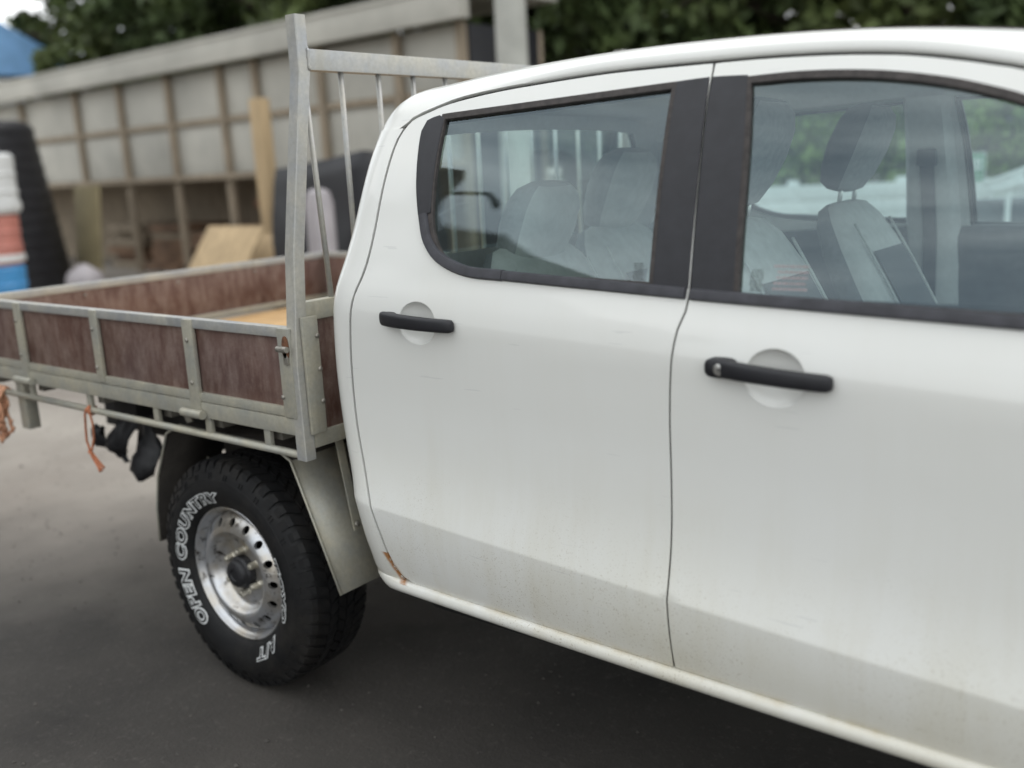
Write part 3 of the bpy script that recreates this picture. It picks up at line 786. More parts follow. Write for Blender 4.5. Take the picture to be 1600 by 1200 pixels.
M['fabric_side'] = mat_simple('dark_grey_seat_cloth', (.20, .205, .21), .9, 0, .12, 60, .25, .2, bscale=400)
M['fabric_mid'] = mat_simple('mid_grey_seat_cloth', (.36, .36, .36), .9, 0, .12, 60, .25, .2, bscale=400)
def two_tone(o, mat2, lim, seg=28):
    o.data.materials.append(mat2); n_ = len(o.data.polygons)
    for i_, p_ in enumerate(o.data.polygons):
        if i_ >= n_-2 or math.sin(2*PI*(i_ % seg+.5)/seg) < lim: p_.material_index = 1
def seat(xoff, yc, wd, z0, label=None, hr=True, hrz=1.60, tilt=.32, lo=.95):
    e = empty('seat', truck)
    secs = []
    pts = [(.88, .245, .055), (.95, .25, .07), (1.10, .252, .075), (1.22, .245, .07), (1.32, .225, .062), (1.39, .195, .052), (1.43, .155, .036), (1.442, .10, .018)]
    for (z, w_, d) in pts:
        cx = 1.745-(z-.88)*.50+xoff
        secs.append((Vector((cx, yc, z-z0)), Vector((0, w_*wd, 0)), Vector((d, 0, d*.35))))
    two_tone(MB().loft(secs, 28, 2.7).build('backrest', M['fabric'], e, smooth=True), M['fabric_side'], .25)
    # darker woven inset on the front face and seams
    V = []; F = []; n = 8
    for i in range(n+1):
        z = .93+.36*i/n; cx = 1.745-(z-.88)*.50+xoff
        d = interp([p[0] for p in pts], [p[2] for p in pts], z)
        for q in (-1, -.5, 0, .5, 1): V.append((cx+d*(1-.012*q*q)+.004, yc+q*.13*wd, z-z0+d*.33))
    for i in range(n):
        for q in range(4): F.append((i*5+q, i*5+q+1, (i+1)*5+q+1, (i+1)*5+q))
    MB().add(V, F).build('woven_inset', M['fabric_dark'], e, smooth=True)
    for q in (-1, 1):
        P = [Vector((1.745-(z-.88)*.50+xoff+interp([p[0] for p in pts], [p[2] for p in pts], z)*.98+.003, yc+q*.15*wd, z-z0+.02)) for z in np.arange(.93, 1.38, .04)]
        MB().tube(P, .004, 6).build('piping', M['fabric'], e, smooth=True)
    secs = [(Vector((1.70+xoff+t, yc, .80-z0+.04*math.sin(t*3))), Vector((0, .25*wd*k, 0)), Vector((0, 0, .085*k))) for t, k in ((-.02, .85), (.05, 1), (.25, 1.02), (.42, 1), (.50, .85), (.53, .6))]
    MB().loft(secs, 24, 3).build('cushion', M['fabric'], e, smooth=True)
    if hr:
        secs = []
        for (dz, w_, d) in ((-.118, .075, .03), (-.105, .105, .048), (-.06, .128, .060), (0, .138, .066), (.06, .135, .062), (.095, .115, .050), (.115, .08, .028)):
            secs.append((Vector((1.510+xoff+dz*.42, yc, hrz-z0+dz)), Vector((0, w_, 0)), Vector((d, 0, -d*.3))))
        two_tone(MB().loft(secs, 28, 2.5).build('headrest', M['fabric_mid'] if xoff == 0 else M['fabric'], e, smooth=True), M['fabric_dark'] if xoff == 0 else M['fabric_mid'], .45)
        for q in (-.06, .06): MB().tube([(1.475+xoff, yc+q, 1.40-z0), (1.49+xoff, yc+q, 1.52-z0)], .007, 8).build('headrest_post', M['chrome'], e, smooth=True)
    return e
seat(0, .37, 1, 0); seat(0, -.37, 1, 0)
seat(-.62, -.37, 1.1, .06, hrz=1.49); seat(-.62, .06, 1.05, .04, hrz=1.55); seat(-.62, .47, .95, .04, hrz=1.47)

# ------------------------------------------------------------------ wheels
TR, TW = .380, .131
def tyre_prof():
    # (radius, y offset from tyre centre, outer side negative)
    return [(.212, -.070), (.217, -.088), (.2235, -.103), (.236, -.1135), (.255, -.1245), (.280, -.1315), (.305, -.131), (.325, -.124), (.342, -.117), (.355, -.110), (.364, -.101), (.3695, -.085), (.3715, -.05), (.372, 0)]
def ysw(r):
    p = tyre_prof(); return interp([a for a, b in p], [b for a, b in p], r)
def make_wheel(cx, cy, cz, s, steel=True):
    """s=-1: outer face looks to -y"""
    e = empty('wheel', truck)
    C = Vector((cx, cy, cz)); S = -s
    def T(p): return Vector((p[0], p[1]*S, p[2]))
    pf = tyre_prof(); full = pf+[(r, -h) for r, h in pf[:-1][::-1]]
    mb = MB().lathe([(r, h*S) for r, h in full], C, 'y', 96); tyre = mb.build('tyre', M['tyre'], e, smooth=True); tyre.data.set_sharp_from_angle(angle=R(50))
    # tread: rows of blocks, plus shoulder lugs
    tb = MB(); n = 54
    def blk(a0, a1, h0, h1, r0, r1, r2=None, sk=0):
        vs = []
        for (r, hh) in ((r0, h0), (r1, h0), (r1 if r2 is None else r2, h1), (r0, h1)):
            for a in (a0, a1):
                aa = a+sk*(hh-h0)
                vs.append(C+T((r*math.cos(aa), hh, r*math.sin(aa))))
        tb.add(vs, [(0, 2, 3, 1), (2, 4, 5, 3), (4, 6, 7, 5), (0, 6, 4, 2), (1, 3, 5, 7), (0, 1, 7, 6)])
    da = 2*PI/n; rr = random.Random(3)
    for i in range(n):
        a = i*da
        for (h0, h1, of, sk) in ((-.045, -.020, .3, 2.0), (-.014, .014, .0, -2.2), (.020, .045, .6, 2.0)):
            blk(a+of*da, a+of*da+da*.78, h0, h1, .368, TR, sk=sk)
        w_ = .70 if i % 2 else .60
        for sg in (-1, 1):
            o_ = 0 if sg < 0 else .5
            a0 = a+o_*da; a1 = a0+da*w_
            # shoulder block, wrapping down to the sidewall
            blk(a0, a1, sg*.051, sg*.094, .366, TR-.0005, TR-.0035, sk=sg*1.2)
            vs = []
            dep = .340 if i % 2 else .352
            for (r, hh) in ((TR-.0035, sg*.094), (.369, sg*.1095), (dep, -sg*(ysw(dep)-.003)), (dep, -sg*(ysw(dep)+.008)), (.36, sg*.098)):
                for q in (a0+sg*1.2*sg*.043, a1+sg*1.2*sg*.043): vs.append(C+T((r*math.cos(q), hh, r*math.sin(q))))
            tb.add(vs, [(0, 2, 3, 1), (2, 4, 5, 3), (4, 6, 7, 5), (6, 8, 9, 7), (0, 8, 6, 4), (0, 4, 2), (1, 3, 5), (1, 5, 7, 9)])
            # thin sidewall ribs
            if i % 2 == 0:
                for q in (.25, .55):
                    aq = a0+q*da+.05; vs = []
                    for r in (.322, .338):
                        for w2 in (-.0018, .0018):
                            for up in (0, .003): vs.append(C+T((r*math.cos(aq+w2/r), sg*(-ysw(r))+sg*up, r*math.sin(aq+w2/r))))
                    tb.add(vs, [(0, 1, 3, 2), (4, 6, 7, 5), (1, 5, 7, 3), (0, 4, 5, 1), (2, 3, 7, 6)])
    t = tb.build('tread_blocks', M['tyre'], e); t['kind'] = 'stuff'
    mb = MB()
    for r in (.318,):
        mb.lathe([(r-.0012, (ysw(r-.0012)+.0002)*S), (r, (ysw(r)-.0012)*S), (r+.0012, (ysw(r+.0012)+.0002)*S)], C, 'y', 96)
    mb.build('sidewall_bead', M['tyre'], e, smooth=True)
    # rim: y measured from tyre centre, lip at -.100
    lip = [(.199, -.03), (.2000, -.062), (.202, -.078), (.206, -.086), (.2115, -.090), (.2125, -.098), (.2155, -.1025), (.2195, -.1025), (.2215, -.099), (.2215, -.094)]
    MB().lathe([(r, h*S) for r, h in lip], C, 'y', 72).build('rim_flange', M['rim'], e, smooth=True)
    # disc: holes ring built segment by segment
    D = [(.2005, -.064), (.197, -.069), (.190, -.080), (.174, -.095), (.160, -.1035), (.148, -.107), (.138, -.106), (.129, -.097), (.120, -.080), (.111, -.070), (.096, -.067), (.045, -.067), (.03, -.067)]
    dr = [p[0] for p in D][::-1]; dh = [p[1] for p in D][::-1]
    NH = 16
    V = []; F = []
    sa = 2*PI/NH; rm = .1715
    circ = [(.0130*math.cos(q)*.95, .0130*math.sin(q)) for q in np.linspace(0, 2*PI, 16, endpoint=False)]
    outer = joinp(line((-sa*rm/2, -.030), (sa*rm/2, -.030), .012), line((sa*rm/2, -.030), (sa*rm/2, .026), .01), line((sa*rm/2, .026), (-sa*rm/2, .026), .012), line((-sa*rm/2, .026), (-sa*rm/2, -.030), .01))
    ex = [(x, y) for x in np.arange(-.03, .031, .01) for y in (-.02, -.015, .017, .021)]
    ex = [p for p in ex if abs(p[0]) < sa*rm/2-.003]
    ov, tr = triangulate(outer, [circ], ex)
    for i in range(NH):
        b = len(V)
        for p in ov:
            a = i*sa+p.x/rm; r = rm+p.y; V.append(C+T((r*math.cos(a), interp(dr, dh, r), r*math.sin(a))))
        F += [tuple(q+b for q in t_) for t_ in tr]
        # hole walls
        b = len(V)
        for p in circ:
            a = i*sa+p[0]/rm; r = rm+p[1]; h = interp(dr, dh, r)
            V.append(C+T((r*math.cos(a), h, r*math.sin(a)))); V.append(C+T((r*math.cos(a)*.99, h+.010, r*math.sin(a)*.99)))
        for q in range(16):
            w2 = (q+1) % 16; F.append((b+2*q, b+2*q+1, b+2*w2+1, b+2*w2))
    mb = MB().add(V, F)
    mb.lathe([(r, interp(dr, dh, r)*S) for r in (.1975, .199, .2005)], C, 'y', 64)
    mb.lathe([(r, interp(dr, dh, r)*S) for r in (.1415, .138, .134, .130, .126, .1225, .119, .1155, .112, .108, .104, .098, .092, .07, .045, .03)], C, 'y', 64)
    disc = mb.build('rim_disc', M['rim'], e, smooth=True)
    MB().lathe([(.0, .0), (.17, .0), (.182, .02*S), (.182, .09*S)], C+Vector((0, -.022*S, 0)), 'y', 48).build('brake_drum', M['dark'], e, smooth=True)
    # hub and nuts
    MB().lathe([(.054, -.066*S), (.054, -.085*S), (.0515, -.091*S), (.046, -.094*S), (.044, -.105*S), (.038, -.111*S), (.020, -.113*S), (.018, -.109*S), (0, -.109*S)], C, 'y', 32).build('hub_cap', M['rubber'], e, auto=40)
    for i in range(6):
        a = R(30)+i*PI/3; p = C+T((.0695*math.cos(a), 0, .0695*math.sin(a)))
        MB().lathe([(.0155, -.063*S), (.0135, -.07*S), (.0115, -.072*S), (.0115, -.089*S), (.0095, -.096*S), (.005, -.099*S), (0, -.0995*S)], p, 'y', 6 if False else 12).build('wheel_nut', M['nut'], e, auto=35)
    return e, C, T, S
def lettering(e, C, T, text, a_start, a_end, r0, r1, gap=False):
    """raised outlined letters, reading clockwise seen from outside"""
    def letters(extra):
        cu = bpy.data.curves.new('t', 'FONT'); cu.body = text; cu.size = 1; cu.offset = extra; cu.shear = .12; cu.resolution_u = 3; cu.space_character = 1.12
        ob = bpy.data.objects.new('t', cu); COL.objects.link(ob)
        dg = bpy.context.evaluated_depsgraph_get(); me = ob.evaluated_get(dg).to_mesh()
        v = [tuple(q.co) for q in me.vertices]; f = [tuple(p.vertices) for p in me.polygons]
        ob.evaluated_get(dg).to_mesh_clear(); bpy.data.objects.remove(ob); bpy.data.curves.remove(cu); return v, f
    big, bf = letters(.085); small, sf = letters(.006)
    x0 = min(p[0] for p in big); x1 = max(p[0] for p in big); y0 = min(p[1] for p in big); y1 = max(p[1] for p in big)
    def bend(vs, up):
        o = []
        for p in vs:
            t = (p[0]-x0)/(x1-x0); a = a_start+(a_end-a_start)*t; r = r0+(r1-r0)*(p[1]-y0)/(y1-y0)
            o.append(C+T((r*math.cos(a), ysw(r)-up, r*math.sin(a))))
        return o
    o1 = MB().add(bend(big, .0034), bf).build('white_lettering', M['letter'], e)
    o2 = MB().add(bend(small, .0046), sf).build('letter_face', M['tyre'], e)
    o1['label'] = 'raised white outlined lettering on tyre sidewall'
WZ = .377
e, C, T, S = make_wheel(0, -.750, WZ, -1)
def letter_side(t, a0, a1): lettering(e, C, T, t, R(a0), R(a1), .239, .280)
letter_side('OPEN', 231, 186); letter_side('COUNTRY', 180, 91); letter_side('A/T', -38, -69); letter_side('TOYO', 26, -20)
make_wheel(0, .750, WZ, 1); make_wheel(3.22, -.755, WZ, -1); make_wheel(3.22, .755, WZ, 1)
MB().tube([(0, -.7, WZ), (0, .7, WZ)], .045, 12).build('rear_axle', M['dark'], truck, smooth=True)
MB().tube([(3.22, -.7, WZ), (3.22, .7, WZ)], .04, 12).build('front_axle', M['dark'], truck, smooth=True)
for s in (-1, 1): box('chassis_rail', (-1.4, s*.42-.04, .60), (3.9, s*.42+.04, .74), M['dark'], truck, .008)

# ------------------------------------------------------------------ tray
YN = -.910
XT, XH = -1.455, .472
def bolt(p, nrm, parent, r=.007, mat=None):
    n = Vector(nrm); a = Vector(p)
    MB().tube([a-n*.001, a+n*.003, a+n*.0055], r, 8, taper=[1, .95, .55]).build('bolt', mat or M['steel'], parent, smooth=True)
def drop_side(s):
    e = empty('drop_side', truck); y0, y1 = YN, YN+.032
    def B(name, x0, x1, yo, yi, z0, z1, mat, bev=.003):
        ya, yb = (yo, yi) if s < 0 else (-yi, -yo)
        return box(name, (x0, ya, z0), (x1, yb, z1), mat, e, bev)
    B('top_rail', -1.452, .452, y0+.002, y1, 1.1755, 1.204, M['alu'], .004)
    B('bottom_rail', -1.452, .452, y0+.002, y1, .9545, .9815, M['galv'])
    ups = [(-1.452, -1.405, .9545), (-1.098, -1.052, .905), (-.568, -.527, .962), (-.041, .008, .905), (.402, .452, .9545)]
    for (a, b, z) in ups: B('upright', a, b, y0-.004, y0+.010, z, 1.2025, M['galv'])
    for i in range(4): B('side_panel', ups[i][0]+.02, ups[i+1][1]-.02, y0+.012+.0006*i, y0+.026, .968, 1.186, M['ply'], .001)
    for (x, zs) in ((-1.084, (1.138, 1.010)), (-.555, (1.139, 1.010)), (-.019, (1.140, 1.011)), (.406, (1.012,))):
        for z in zs: bolt((x, s*-(y0-.004), z), (0, s, 0), e)
    # latch at the front end
    lx = .438; yy = y0-.0045
    ya, yb = sorted((s*-(yy), s*-(yy-.006)))
    MB().loft([(Vector((lx, s*-(yy-q), 1.150)), Vector((.0125*k, 0, 0)), Vector((0, 0, .033*k))) for q, k in ((0, 1), (.004, 1), (.006, .8))], 20, 2.2).build('latch_plate', M['rust'], e, auto=40)
    MB().tube([(lx-.020, s*-(yy-.013), 1.149), (lx+.020, s*-(yy-.013), 1.149)], .0085, 12).build('latch_bolt', M['steel'], e, auto=40)
    box('latch_tongue', (lx-.009, ya, 1.105), (lx+.009, yb, 1.140), M['steel'], e, .002)
    for (xa, xb) in ((-1.134, -1.012), (-.071, .031)):
        MB().tube([(xa, s*-(y0-.014), .918), (xb, s*-(y0-.014), .918)], .0135, 14).build('hinge', M['galv'], e, auto=40)
    return e
drop_side(-1); drop_side(1)
fr = empty('tray_frame', truck)
for s in (-1, 1):
    def B(name, x0, x1, yo, yi, z0, z1, mat, bev=.003):
        ya, yb = (yo, yi) if s < 0 else (-yi, -yo)
        return box(name, (x0, ya, z0), (x1, yb, z1), mat, fr, bev)
    B('side_beam', -1.455, .434, YN+.001, YN+.036, .9045, .9525, M['galv'])
    MB().tube([(-1.40, s*-YN-s*.012, .848), (.436, s*-YN-s*.012, .848)], .0115, 12).build('rope_rail', M['galv'], fr, smooth=True)
    for x in (-1.40, -1.072, -.665, -.257, .022, .302): B('rope_rail_stub', x-.0135, x+.0135, YN+.006, YN+.020, .846, .906, M['galv'], .002)
for x in (-1.40, -1.06, -.64, -.24, .03, .31):
    box('cross_member', (x-.02, YN+.037, .868), (x+.02, -YN-.037, .934), M['shadedsteel'], fr, .003)
for s in (-1, 1): box('sub_frame', (-1.44, s*.42-.03, .76), (.43, s*.42+.03, .868), M['dark'], fr, .004)
n_pl = 9
for i in range(n_pl):
    y0 = YN+.037+i*(2*(-YN-.037))/n_pl; y1 = YN+.037+(i+1)*(2*(-YN-.037))/n_pl
    box('deck_board', (XT+.03, y0+.001, .9345), (.43, y1-.001, .9525), M['deck'], fr, .001)
# rear leg hanging under the tray
leg = MB().box((-1.245, YN+.03, .705), (-1.185, YN+.075, .905), .003); leg.build('support_leg', M['galv'], fr, auto=40)
box('support_leg', (-1.245, -YN-.075, .705), (-1.185, -YN-.03, .905), M['galv'], fr, .003)
for x, y, l in ((-1.33, -.30, .20), (-1.02, .05, .16), (-1.30, .35, .22)): box('hanger_bracket', (x, y, .905-l), (x+.04, y+.02, .87), M['dark'], fr, .003)
MB().tube([(-1.42, -.45, .72), (-1.30, -.2, .70), (-1.0, .0, .76), (-.75, .1, .80)], .006, 8).build('brake_cable', M['rubber'], fr, smooth=True)

tg = empty('tailgate', truck)
box('top_rail', (XT-.03, YN+.004, 1.172), (XT, -YN-.004, 1.2035), M['alu'], tg, .004)
box('bottom_rail', (XT-.03, YN+.004, .9555), (XT, -YN-.004, .985), M['galv'], tg, .003)
for y in (YN+.006, -.46, -.02, .42, -YN-.046): box('upright', (XT-.036, y, .956), (XT-.022, y+.04, 1.203), M['galv'], tg, .003)
box('tail_panel', (XT-.020, YN+.012, .962), (XT-.004, -YN-.012, 1.19), M['ply'], tg, .001)
for y in (-.48, -.03, .40, .62): bolt((XT-.004, y+.04, 1.152), (1, 0, 0), tg, .006)

hb = empty('headboard', truck)
def post(s):
    # outer edge line in y (near side): vertical to 1.26 m, leaning inwards to 1.84 m, vertical again
    pts = [(YN, .836), (YN, 1.10), (-.903, 1.20), (-.896, 1.265), (-.884, 1.40), (-.812, 1.835), (-.808, 1.86), (-.8075, 2.003)]
    prof = []; P = []; fr_ = []
    for (y, z) in pts: P.append(Vector((XH-.020, (y+.0185)*(1 if s < 0 else -1), z)))
    for i in range(len(P)):
        t = (P[min(i+1, len(P)-1)]-P[max(i-1, 0)]).normalized(); A = Vector((1, 0, 0)); fr_.append((A, t.cross(A)*-1))
    a, b, c = .0195, .0185, .0025
    prof = [(-a+c, -b), (a-c, -b), (a, -b+c), (a, b-c), (a-c, b), (-a+c, b), (-a, b-c), (-a, -b+c)]
    return MB().sweep(P, prof, fr_).build('headboard_post', M['alu'], hb, auto=35)
post(-1); post(1)
box('top_bar', (XH-.037, -.772, 1.866), (XH-.002, .772, 1.920), M['alu'], hb, .004)
box('middle_rail', (XH-.038, -.868, 1.2165), (XH-.003, .868, 1.268), M['galv'], hb, .004)
box('lower_beam', (XH-.038, -.872, .864), (XH-.003, .872, .909), M['galv'], hb, .004)
box('lower_panel', (XH-.030, -.866, .908), (XH-.012, .866, 1.218), M['ply'], hb, .001)
for s in (-1, 1):
    a, b = sorted((s*.889, s*.836))
    pl = box('corner_plate', (XH+.001, a, .908), (XH+.012, b, 1.2305), M['galv'], hb, .003)
    for z in (1.176, 1.085, .995): bolt((XH+.012, s*.843, z), (1, 0, 0), pl, .0075)
for s in (-1, 1):
    for z in (1.866, 1.920): MB().tube([(XH-.001, s*(.771+.002*math.sin(i*2.1)), z) if False else (XH-.036+.035*i/6, s*(.7735+.0015*(i % 2)), z+.001*(i % 2)) for i in range(7)], .0045, 6).build('weld_bead', M['alu'], hb, smooth=True)
    MB().tube([(XH-.001+.0015*(i % 2), s*(.7735+.001*(i % 3)), 1.866+.054*i/8) for i in range(9)], .0045, 6).build('weld_bead', M['alu'], hb, smooth=True)
ys = [-.752]+[-.648+.1413*i for i in range(10)]+[.752]
for y in ys:
    zt = 1.867 if abs(y) < .75 else 1.81; yt_ = y if abs(y) < .75 else y*1.034
    MB().tube([(XH-.020, y, 1.266), (XH-.020, yt_, zt)], .0078, 10).build('mesh_bar', M['alu'], hb, smooth=True)

# mudguards over the rear wheels
def mudguard(s):
    e = empty('mudguard', truck)
    yo, yi = .850, .600
    P = [(-.425, .40), (-.418, .52), (-.385, .64), (-.30, .80), (-.22, .838), (.24, .838), (.325, .80), (.415, .60), (.492, .425)]
    for nm_, seg_, mt_ in (('rear_sheet', P[:5], M['mud_shade']), ('top_sheet', P[4:7], M['mud_shade']), ('front_sheet', P[6:], M['galv'])):
        V = []; F = []; n = len(seg_)
        for (x, z) in seg_:
            for y in (yo, yi): V.append((x, s*y, z))
        for i in range(n-1): F.append((2*i, 2*i+1, 2*i+3, 2*i+2))
        o = MB().add(V, F).build(nm_, mt_, e, auto=20)
        sm = o.modifiers.new('t', 'SOLIDIFY'); sm.thickness = .003
    box('inner_shade_sheet', (-.36, min(s*.585, s*.597), .50), (.40, max(s*.585, s*.597), .84), M['mud_shade'], e, .002)  # dark sheet added to stand in for shade between tyre and tray
    mb = MB(); PP = [Vector((x, s*yo, z)) for x, z in P]; mb.tube(PP, .0045, 6); mb.build('guard_lip', M['galv'], e, smooth=True)
    MB().bar((.418, s*.745, .86), (.468, s*.745, .585), .028, .005, .001, up=(1, 0, 0)).build('guard_strap', M['galv'], e, auto=40)
    bolt((.468, s*.745, .603), (.9, 0, .35), e, .010)
    MB().bar((-.50, s*.66, .86), (-.37, s*.66, .62), .035, .005, .001, up=(0, 1, 0)).build('guard_strap', M['galv'], e, auto=40)
mudguard(-1); mudguard(1)

# torn rubber flap behind the wheel: three crumpled strips
def crumpled(name, rows, y0, parent, wave, seed):
    V = []; F = []; k = 9
    for i, (xa, xb, z) in enumerate(rows):
        for q in range(k):
            t = q/(k-1); x = xa+(xb-xa)*t
            V.append((x, y0+wave*math.sin(t*5.5+i*.5+seed)+.03*math.sin(i*.9+seed)+.01*math.sin(9*t+i*2), z+.012*math.sin(t*9+i+seed)))
    for i in range(len(rows)-1):
        for q in range(k-1): F.append((i*k+q, i*k+q+1, (i+1)*k+q+1, (i+1)*k+q))
    o = MB().add(V, F).build(name, M['rubber'], parent, smooth=True)
    sm = o.modifiers.new('t', 'SOLIDIFY'); sm.thickness = .006
    return o
fl = empty('mud_flap', truck)
crumpled('torn_strip', [(-.935, -.84, .76), (-.95, -.83, .70), (-.97, -.82, .64), (-.975, -.80, .60), (-.97, -.79, .56), (-.945, -.81, .52), (-.92, -.84, .49)], -.60, fl, .022, 0)
crumpled('torn_strip', [(-.975, -.88, .735), (-1.03, -.90, .70), (-1.055, -.93, .655), (-1.065, -.95, .61), (-1.06, -.96, .575)], -.62, fl, .02, 2)
crumpled('torn_strip', [(-1.135, -1.075, .675), (-1.135, -1.06, .64), (-1.13, -1.04, .60), (-1.12, -1.02, .575), (-1.125, -.97, .56), (-1.09, -.97, .545)], -.63, fl, .012, 4)
box('flap_bracket', (-.95, -.66, .74), (-.80, -.58, .86), M['dark'], fl, .005)

# orange ropes on the rope rail
def strand_bundle(paths, r): 
    mb = MB()
    for p in paths:
        q = []
        for i in range(len(p)-1):
            for t in (0, .25, .5, .75): q.append(Vector(p[i]).lerp(Vector(p[i+1]), t))
        q.append(Vector(p[-1])); mb.tube(q, r, 6)
    return mb
yr = YN+.012
P = []
cl = [(-.672, yr, .862), (-.680, yr-.014, .850), (-.690, yr-.014, .83), (-.706, yr-.01, .78), (-.712, yr-.01, .735), (-.700, yr-.01, .705), (-.685, yr-.012, .695)]
cr2 = [(-.664, yr, .862), (-.655, yr-.014, .845), (-.650, yr-.012, .80), (-.660, yr-.01, .75), (-.678, yr-.012, .71), (-.688, yr-.014, .698)]
tail1 = [(-.688, yr-.014, .700), (-.672, yr-.016, .682), (-.648, yr-.016, .662), (-.622, yr-.016, .640)]
tail2 = [(-.686, yr-.018, .702), (-.668, yr-.020, .680), (-.642, yr-.02, .655), (-.632, yr-.02, .634)]
tail3 = [(-.686, yr-.012, .698), (-.670, yr-.012, .685), (-.640, yr-.012, .665), (-.615, yr-.012, .650)]
def loop_ring(x): return [(x, yr+.0155*math.cos(a), .848+.0155*math.sin(a)) for a in np.linspace(0, 2*PI, 12)]
o = strand_bundle([loop_ring(-.668), loop_ring(-.661), cl, cr2, tail1, tail2, tail3, [(-.694, yr-.014, .705), (-.684, yr-.022, .698), (-.676, yr-.012, .690)]], .0042).build('rope_loop', M['rope'], None, smooth=True)
tag(o, 'short orange rope loop with frayed end knotted on the tray rail', 'rope', 'orange ropes tied to the tray')
paths = []
rr = random.Random(5)
for i in range(26):
    x0 = -1.315+rr.uniform(-.03, .03); dy = rr.uniform(-.025, .02); L = rr.uniform(.10, .20)
    p = [(x0, yr+.016, .85), (x0, yr, .866), (x0+rr.uniform(-.01, .01), yr-.018, .85)]
    for q in range(1, 6): p.append((x0+rr.uniform(-.02, .02)-.004*q, yr-.02+dy, .85-L*q/5))
    p.append((p[-1][0]+.02, yr-.02+dy, .85-L+.02)); paths.append(p)
M['rope2'] = mat_simple('sun_bleached_orange_rope', (.58, .30, .18), .9, 0, .3, 120, .4)
o = strand_bundle(paths, .0060).build('rope_hank', M['rope2'], None, smooth=True)
tag(o, 'thick tangled hank of orange rope at the rear end of the tray rail', 'rope', 'orange ropes tied to the tray')

# ------------------------------------------------------------------ ground and background
def sheet(name, x0, x1, y0, y1, z, mat):
    o = mesh_obj(name, [(x0, y0, z), (x1, y0, z), (x1, y1, z), (x0, y1, z)], [(0, 1, 2, 3)], mat); o['kind'] = 'structure'; return o
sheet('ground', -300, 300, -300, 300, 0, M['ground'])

# loose grit on the asphalt
M['grit'] = mat_simple('loose_grit', (.085, .077, .068), .9, 0, .5, 9)
gv = []; gf = []
for i in range(2600):
    gx, gy = random.uniform(-4.5, 3.2), random.uniform(-2.45, 2.5); r_ = random.uniform(.002, .007)*(1.6 if random.random() < .06 else 1)
    b = len(gv); a_ = random.uniform(0, 6)
    for q in range(4): gv.append((gx+r_*math.cos(a_+q*PI/2)*random.uniform(.7, 1.3), gy+r_*math.sin(a_+q*PI/2)*random.uniform(.7, 1.3), r_*.3))
    gv += [(gx, gy, r_*random.uniform(.7, 1.1)), (gx, gy, -.001)]
    for q in range(4): gf += [(b+q, b+(q+1) % 4, b+4), (b+(q+1) % 4, b+q, b+5)]
o = mesh_obj('grit', gv, gf, M['grit']); o['label'] = 'loose stone grit scattered over the asphalt'; o['category'] = 'grit'; o['kind'] = 'stuff'

FPX = 1529.2
def far(px, py, D):
    """point D metres in front of the photographer's position, for laying out the yard"""
    return CAM_POS+(cf_+cr_*((px-800)/FPX)-cu_*((py-600)/FPX))*D
def gp(px, D):
    p = far(px, 290, D); return Vector((p.x, p.y, 0))
M['sheeting'] = mat_simple('grey_wall_sheeting', (.43, .415, .365), .7, 0, .20, .9)
M['timber'] = mat_simple('weathered_timber', (.28, .23, .17), .85, 0, .3, 4, .2, .3, 0, (3, 3, .5))
M['tan'] = mat_simple('fresh_pine', (.46, .34, .20), .8, 0, .2, 3, .1, .3, 1, (3, 3, .4))
M['black'] = mat_simple('black_polythene_and_shadow', (.012, .012, .015), .55, 0, .3, 3)
M['brown'] = mat_simple('brown_offcut', (.19, .115, .07), .85, 0, .45, 3)
M['redbrown'] = mat_simple('red_brown_timber', (.22, .11, .065), .85, 0, .3, 3)
M['white'] = mat_simple('white_board_paint', (.66, .67, .66), .6, 0, .06, 4)
M['pinkwhite'] = mat_simple('grimy_white_plastic', (.38, .35, .36), .5, 0, .12, 3)
M['red'] = mat_simple('faded_red_plastic', (.50, .20, .16), .5, 0, .15, 4)
M['blue'] = mat_simple('blue_plastic', (.06, .27, .55), .45, 0, .15, 4)
M['skyblue'] = mat_simple('pale_blue_tarpaulin', (.22, .42, .70), .5, 0, .15, 2)
M['concrete'] = mat_simple('pale_concrete', (.42, .42, .38), .85, 0, .12, 3)
M['green'] = mat_simple('green_sign_paint', (.05, .22, .10), .5, 0, .1, 5)
M['bark'] = mat_simple('grey_bark', (.10, .085, .065), .9, 0, .3, 6, .4, .3, 0, (1, 1, .3))
def leafmat(name, c):
    k = NT(name); oi = k.n('ShaderNodeNewGeometry'); f = oi.outputs['Random Per Island']
    cc = k.ramp(f, 0, 1, tuple(v*.45 for v in c)+(1,), tuple(min(1, v*1.7) for v in c)+(1,))
    big = k.ramp(k.noise(.7, 3, .5), .35, .65)
    cc = k.mix(big, cc, k.mix(.5, cc, (c[0]*1.5, c[1]*1.4, c[2]*.8)))
    k.set(Base_Color=cc, Roughness=.6); k.b.inputs['Specular IOR Level'].default_value = .3
    return k.m
M['leaf'] = leafmat('dark_foliage', (.055, .080, .032)); M['leaf3'] = leafmat('bright_foliage', (.115, .17, .05)); M['leaf2'] = leafmat('olive_foliage', (.080, .105, .040))

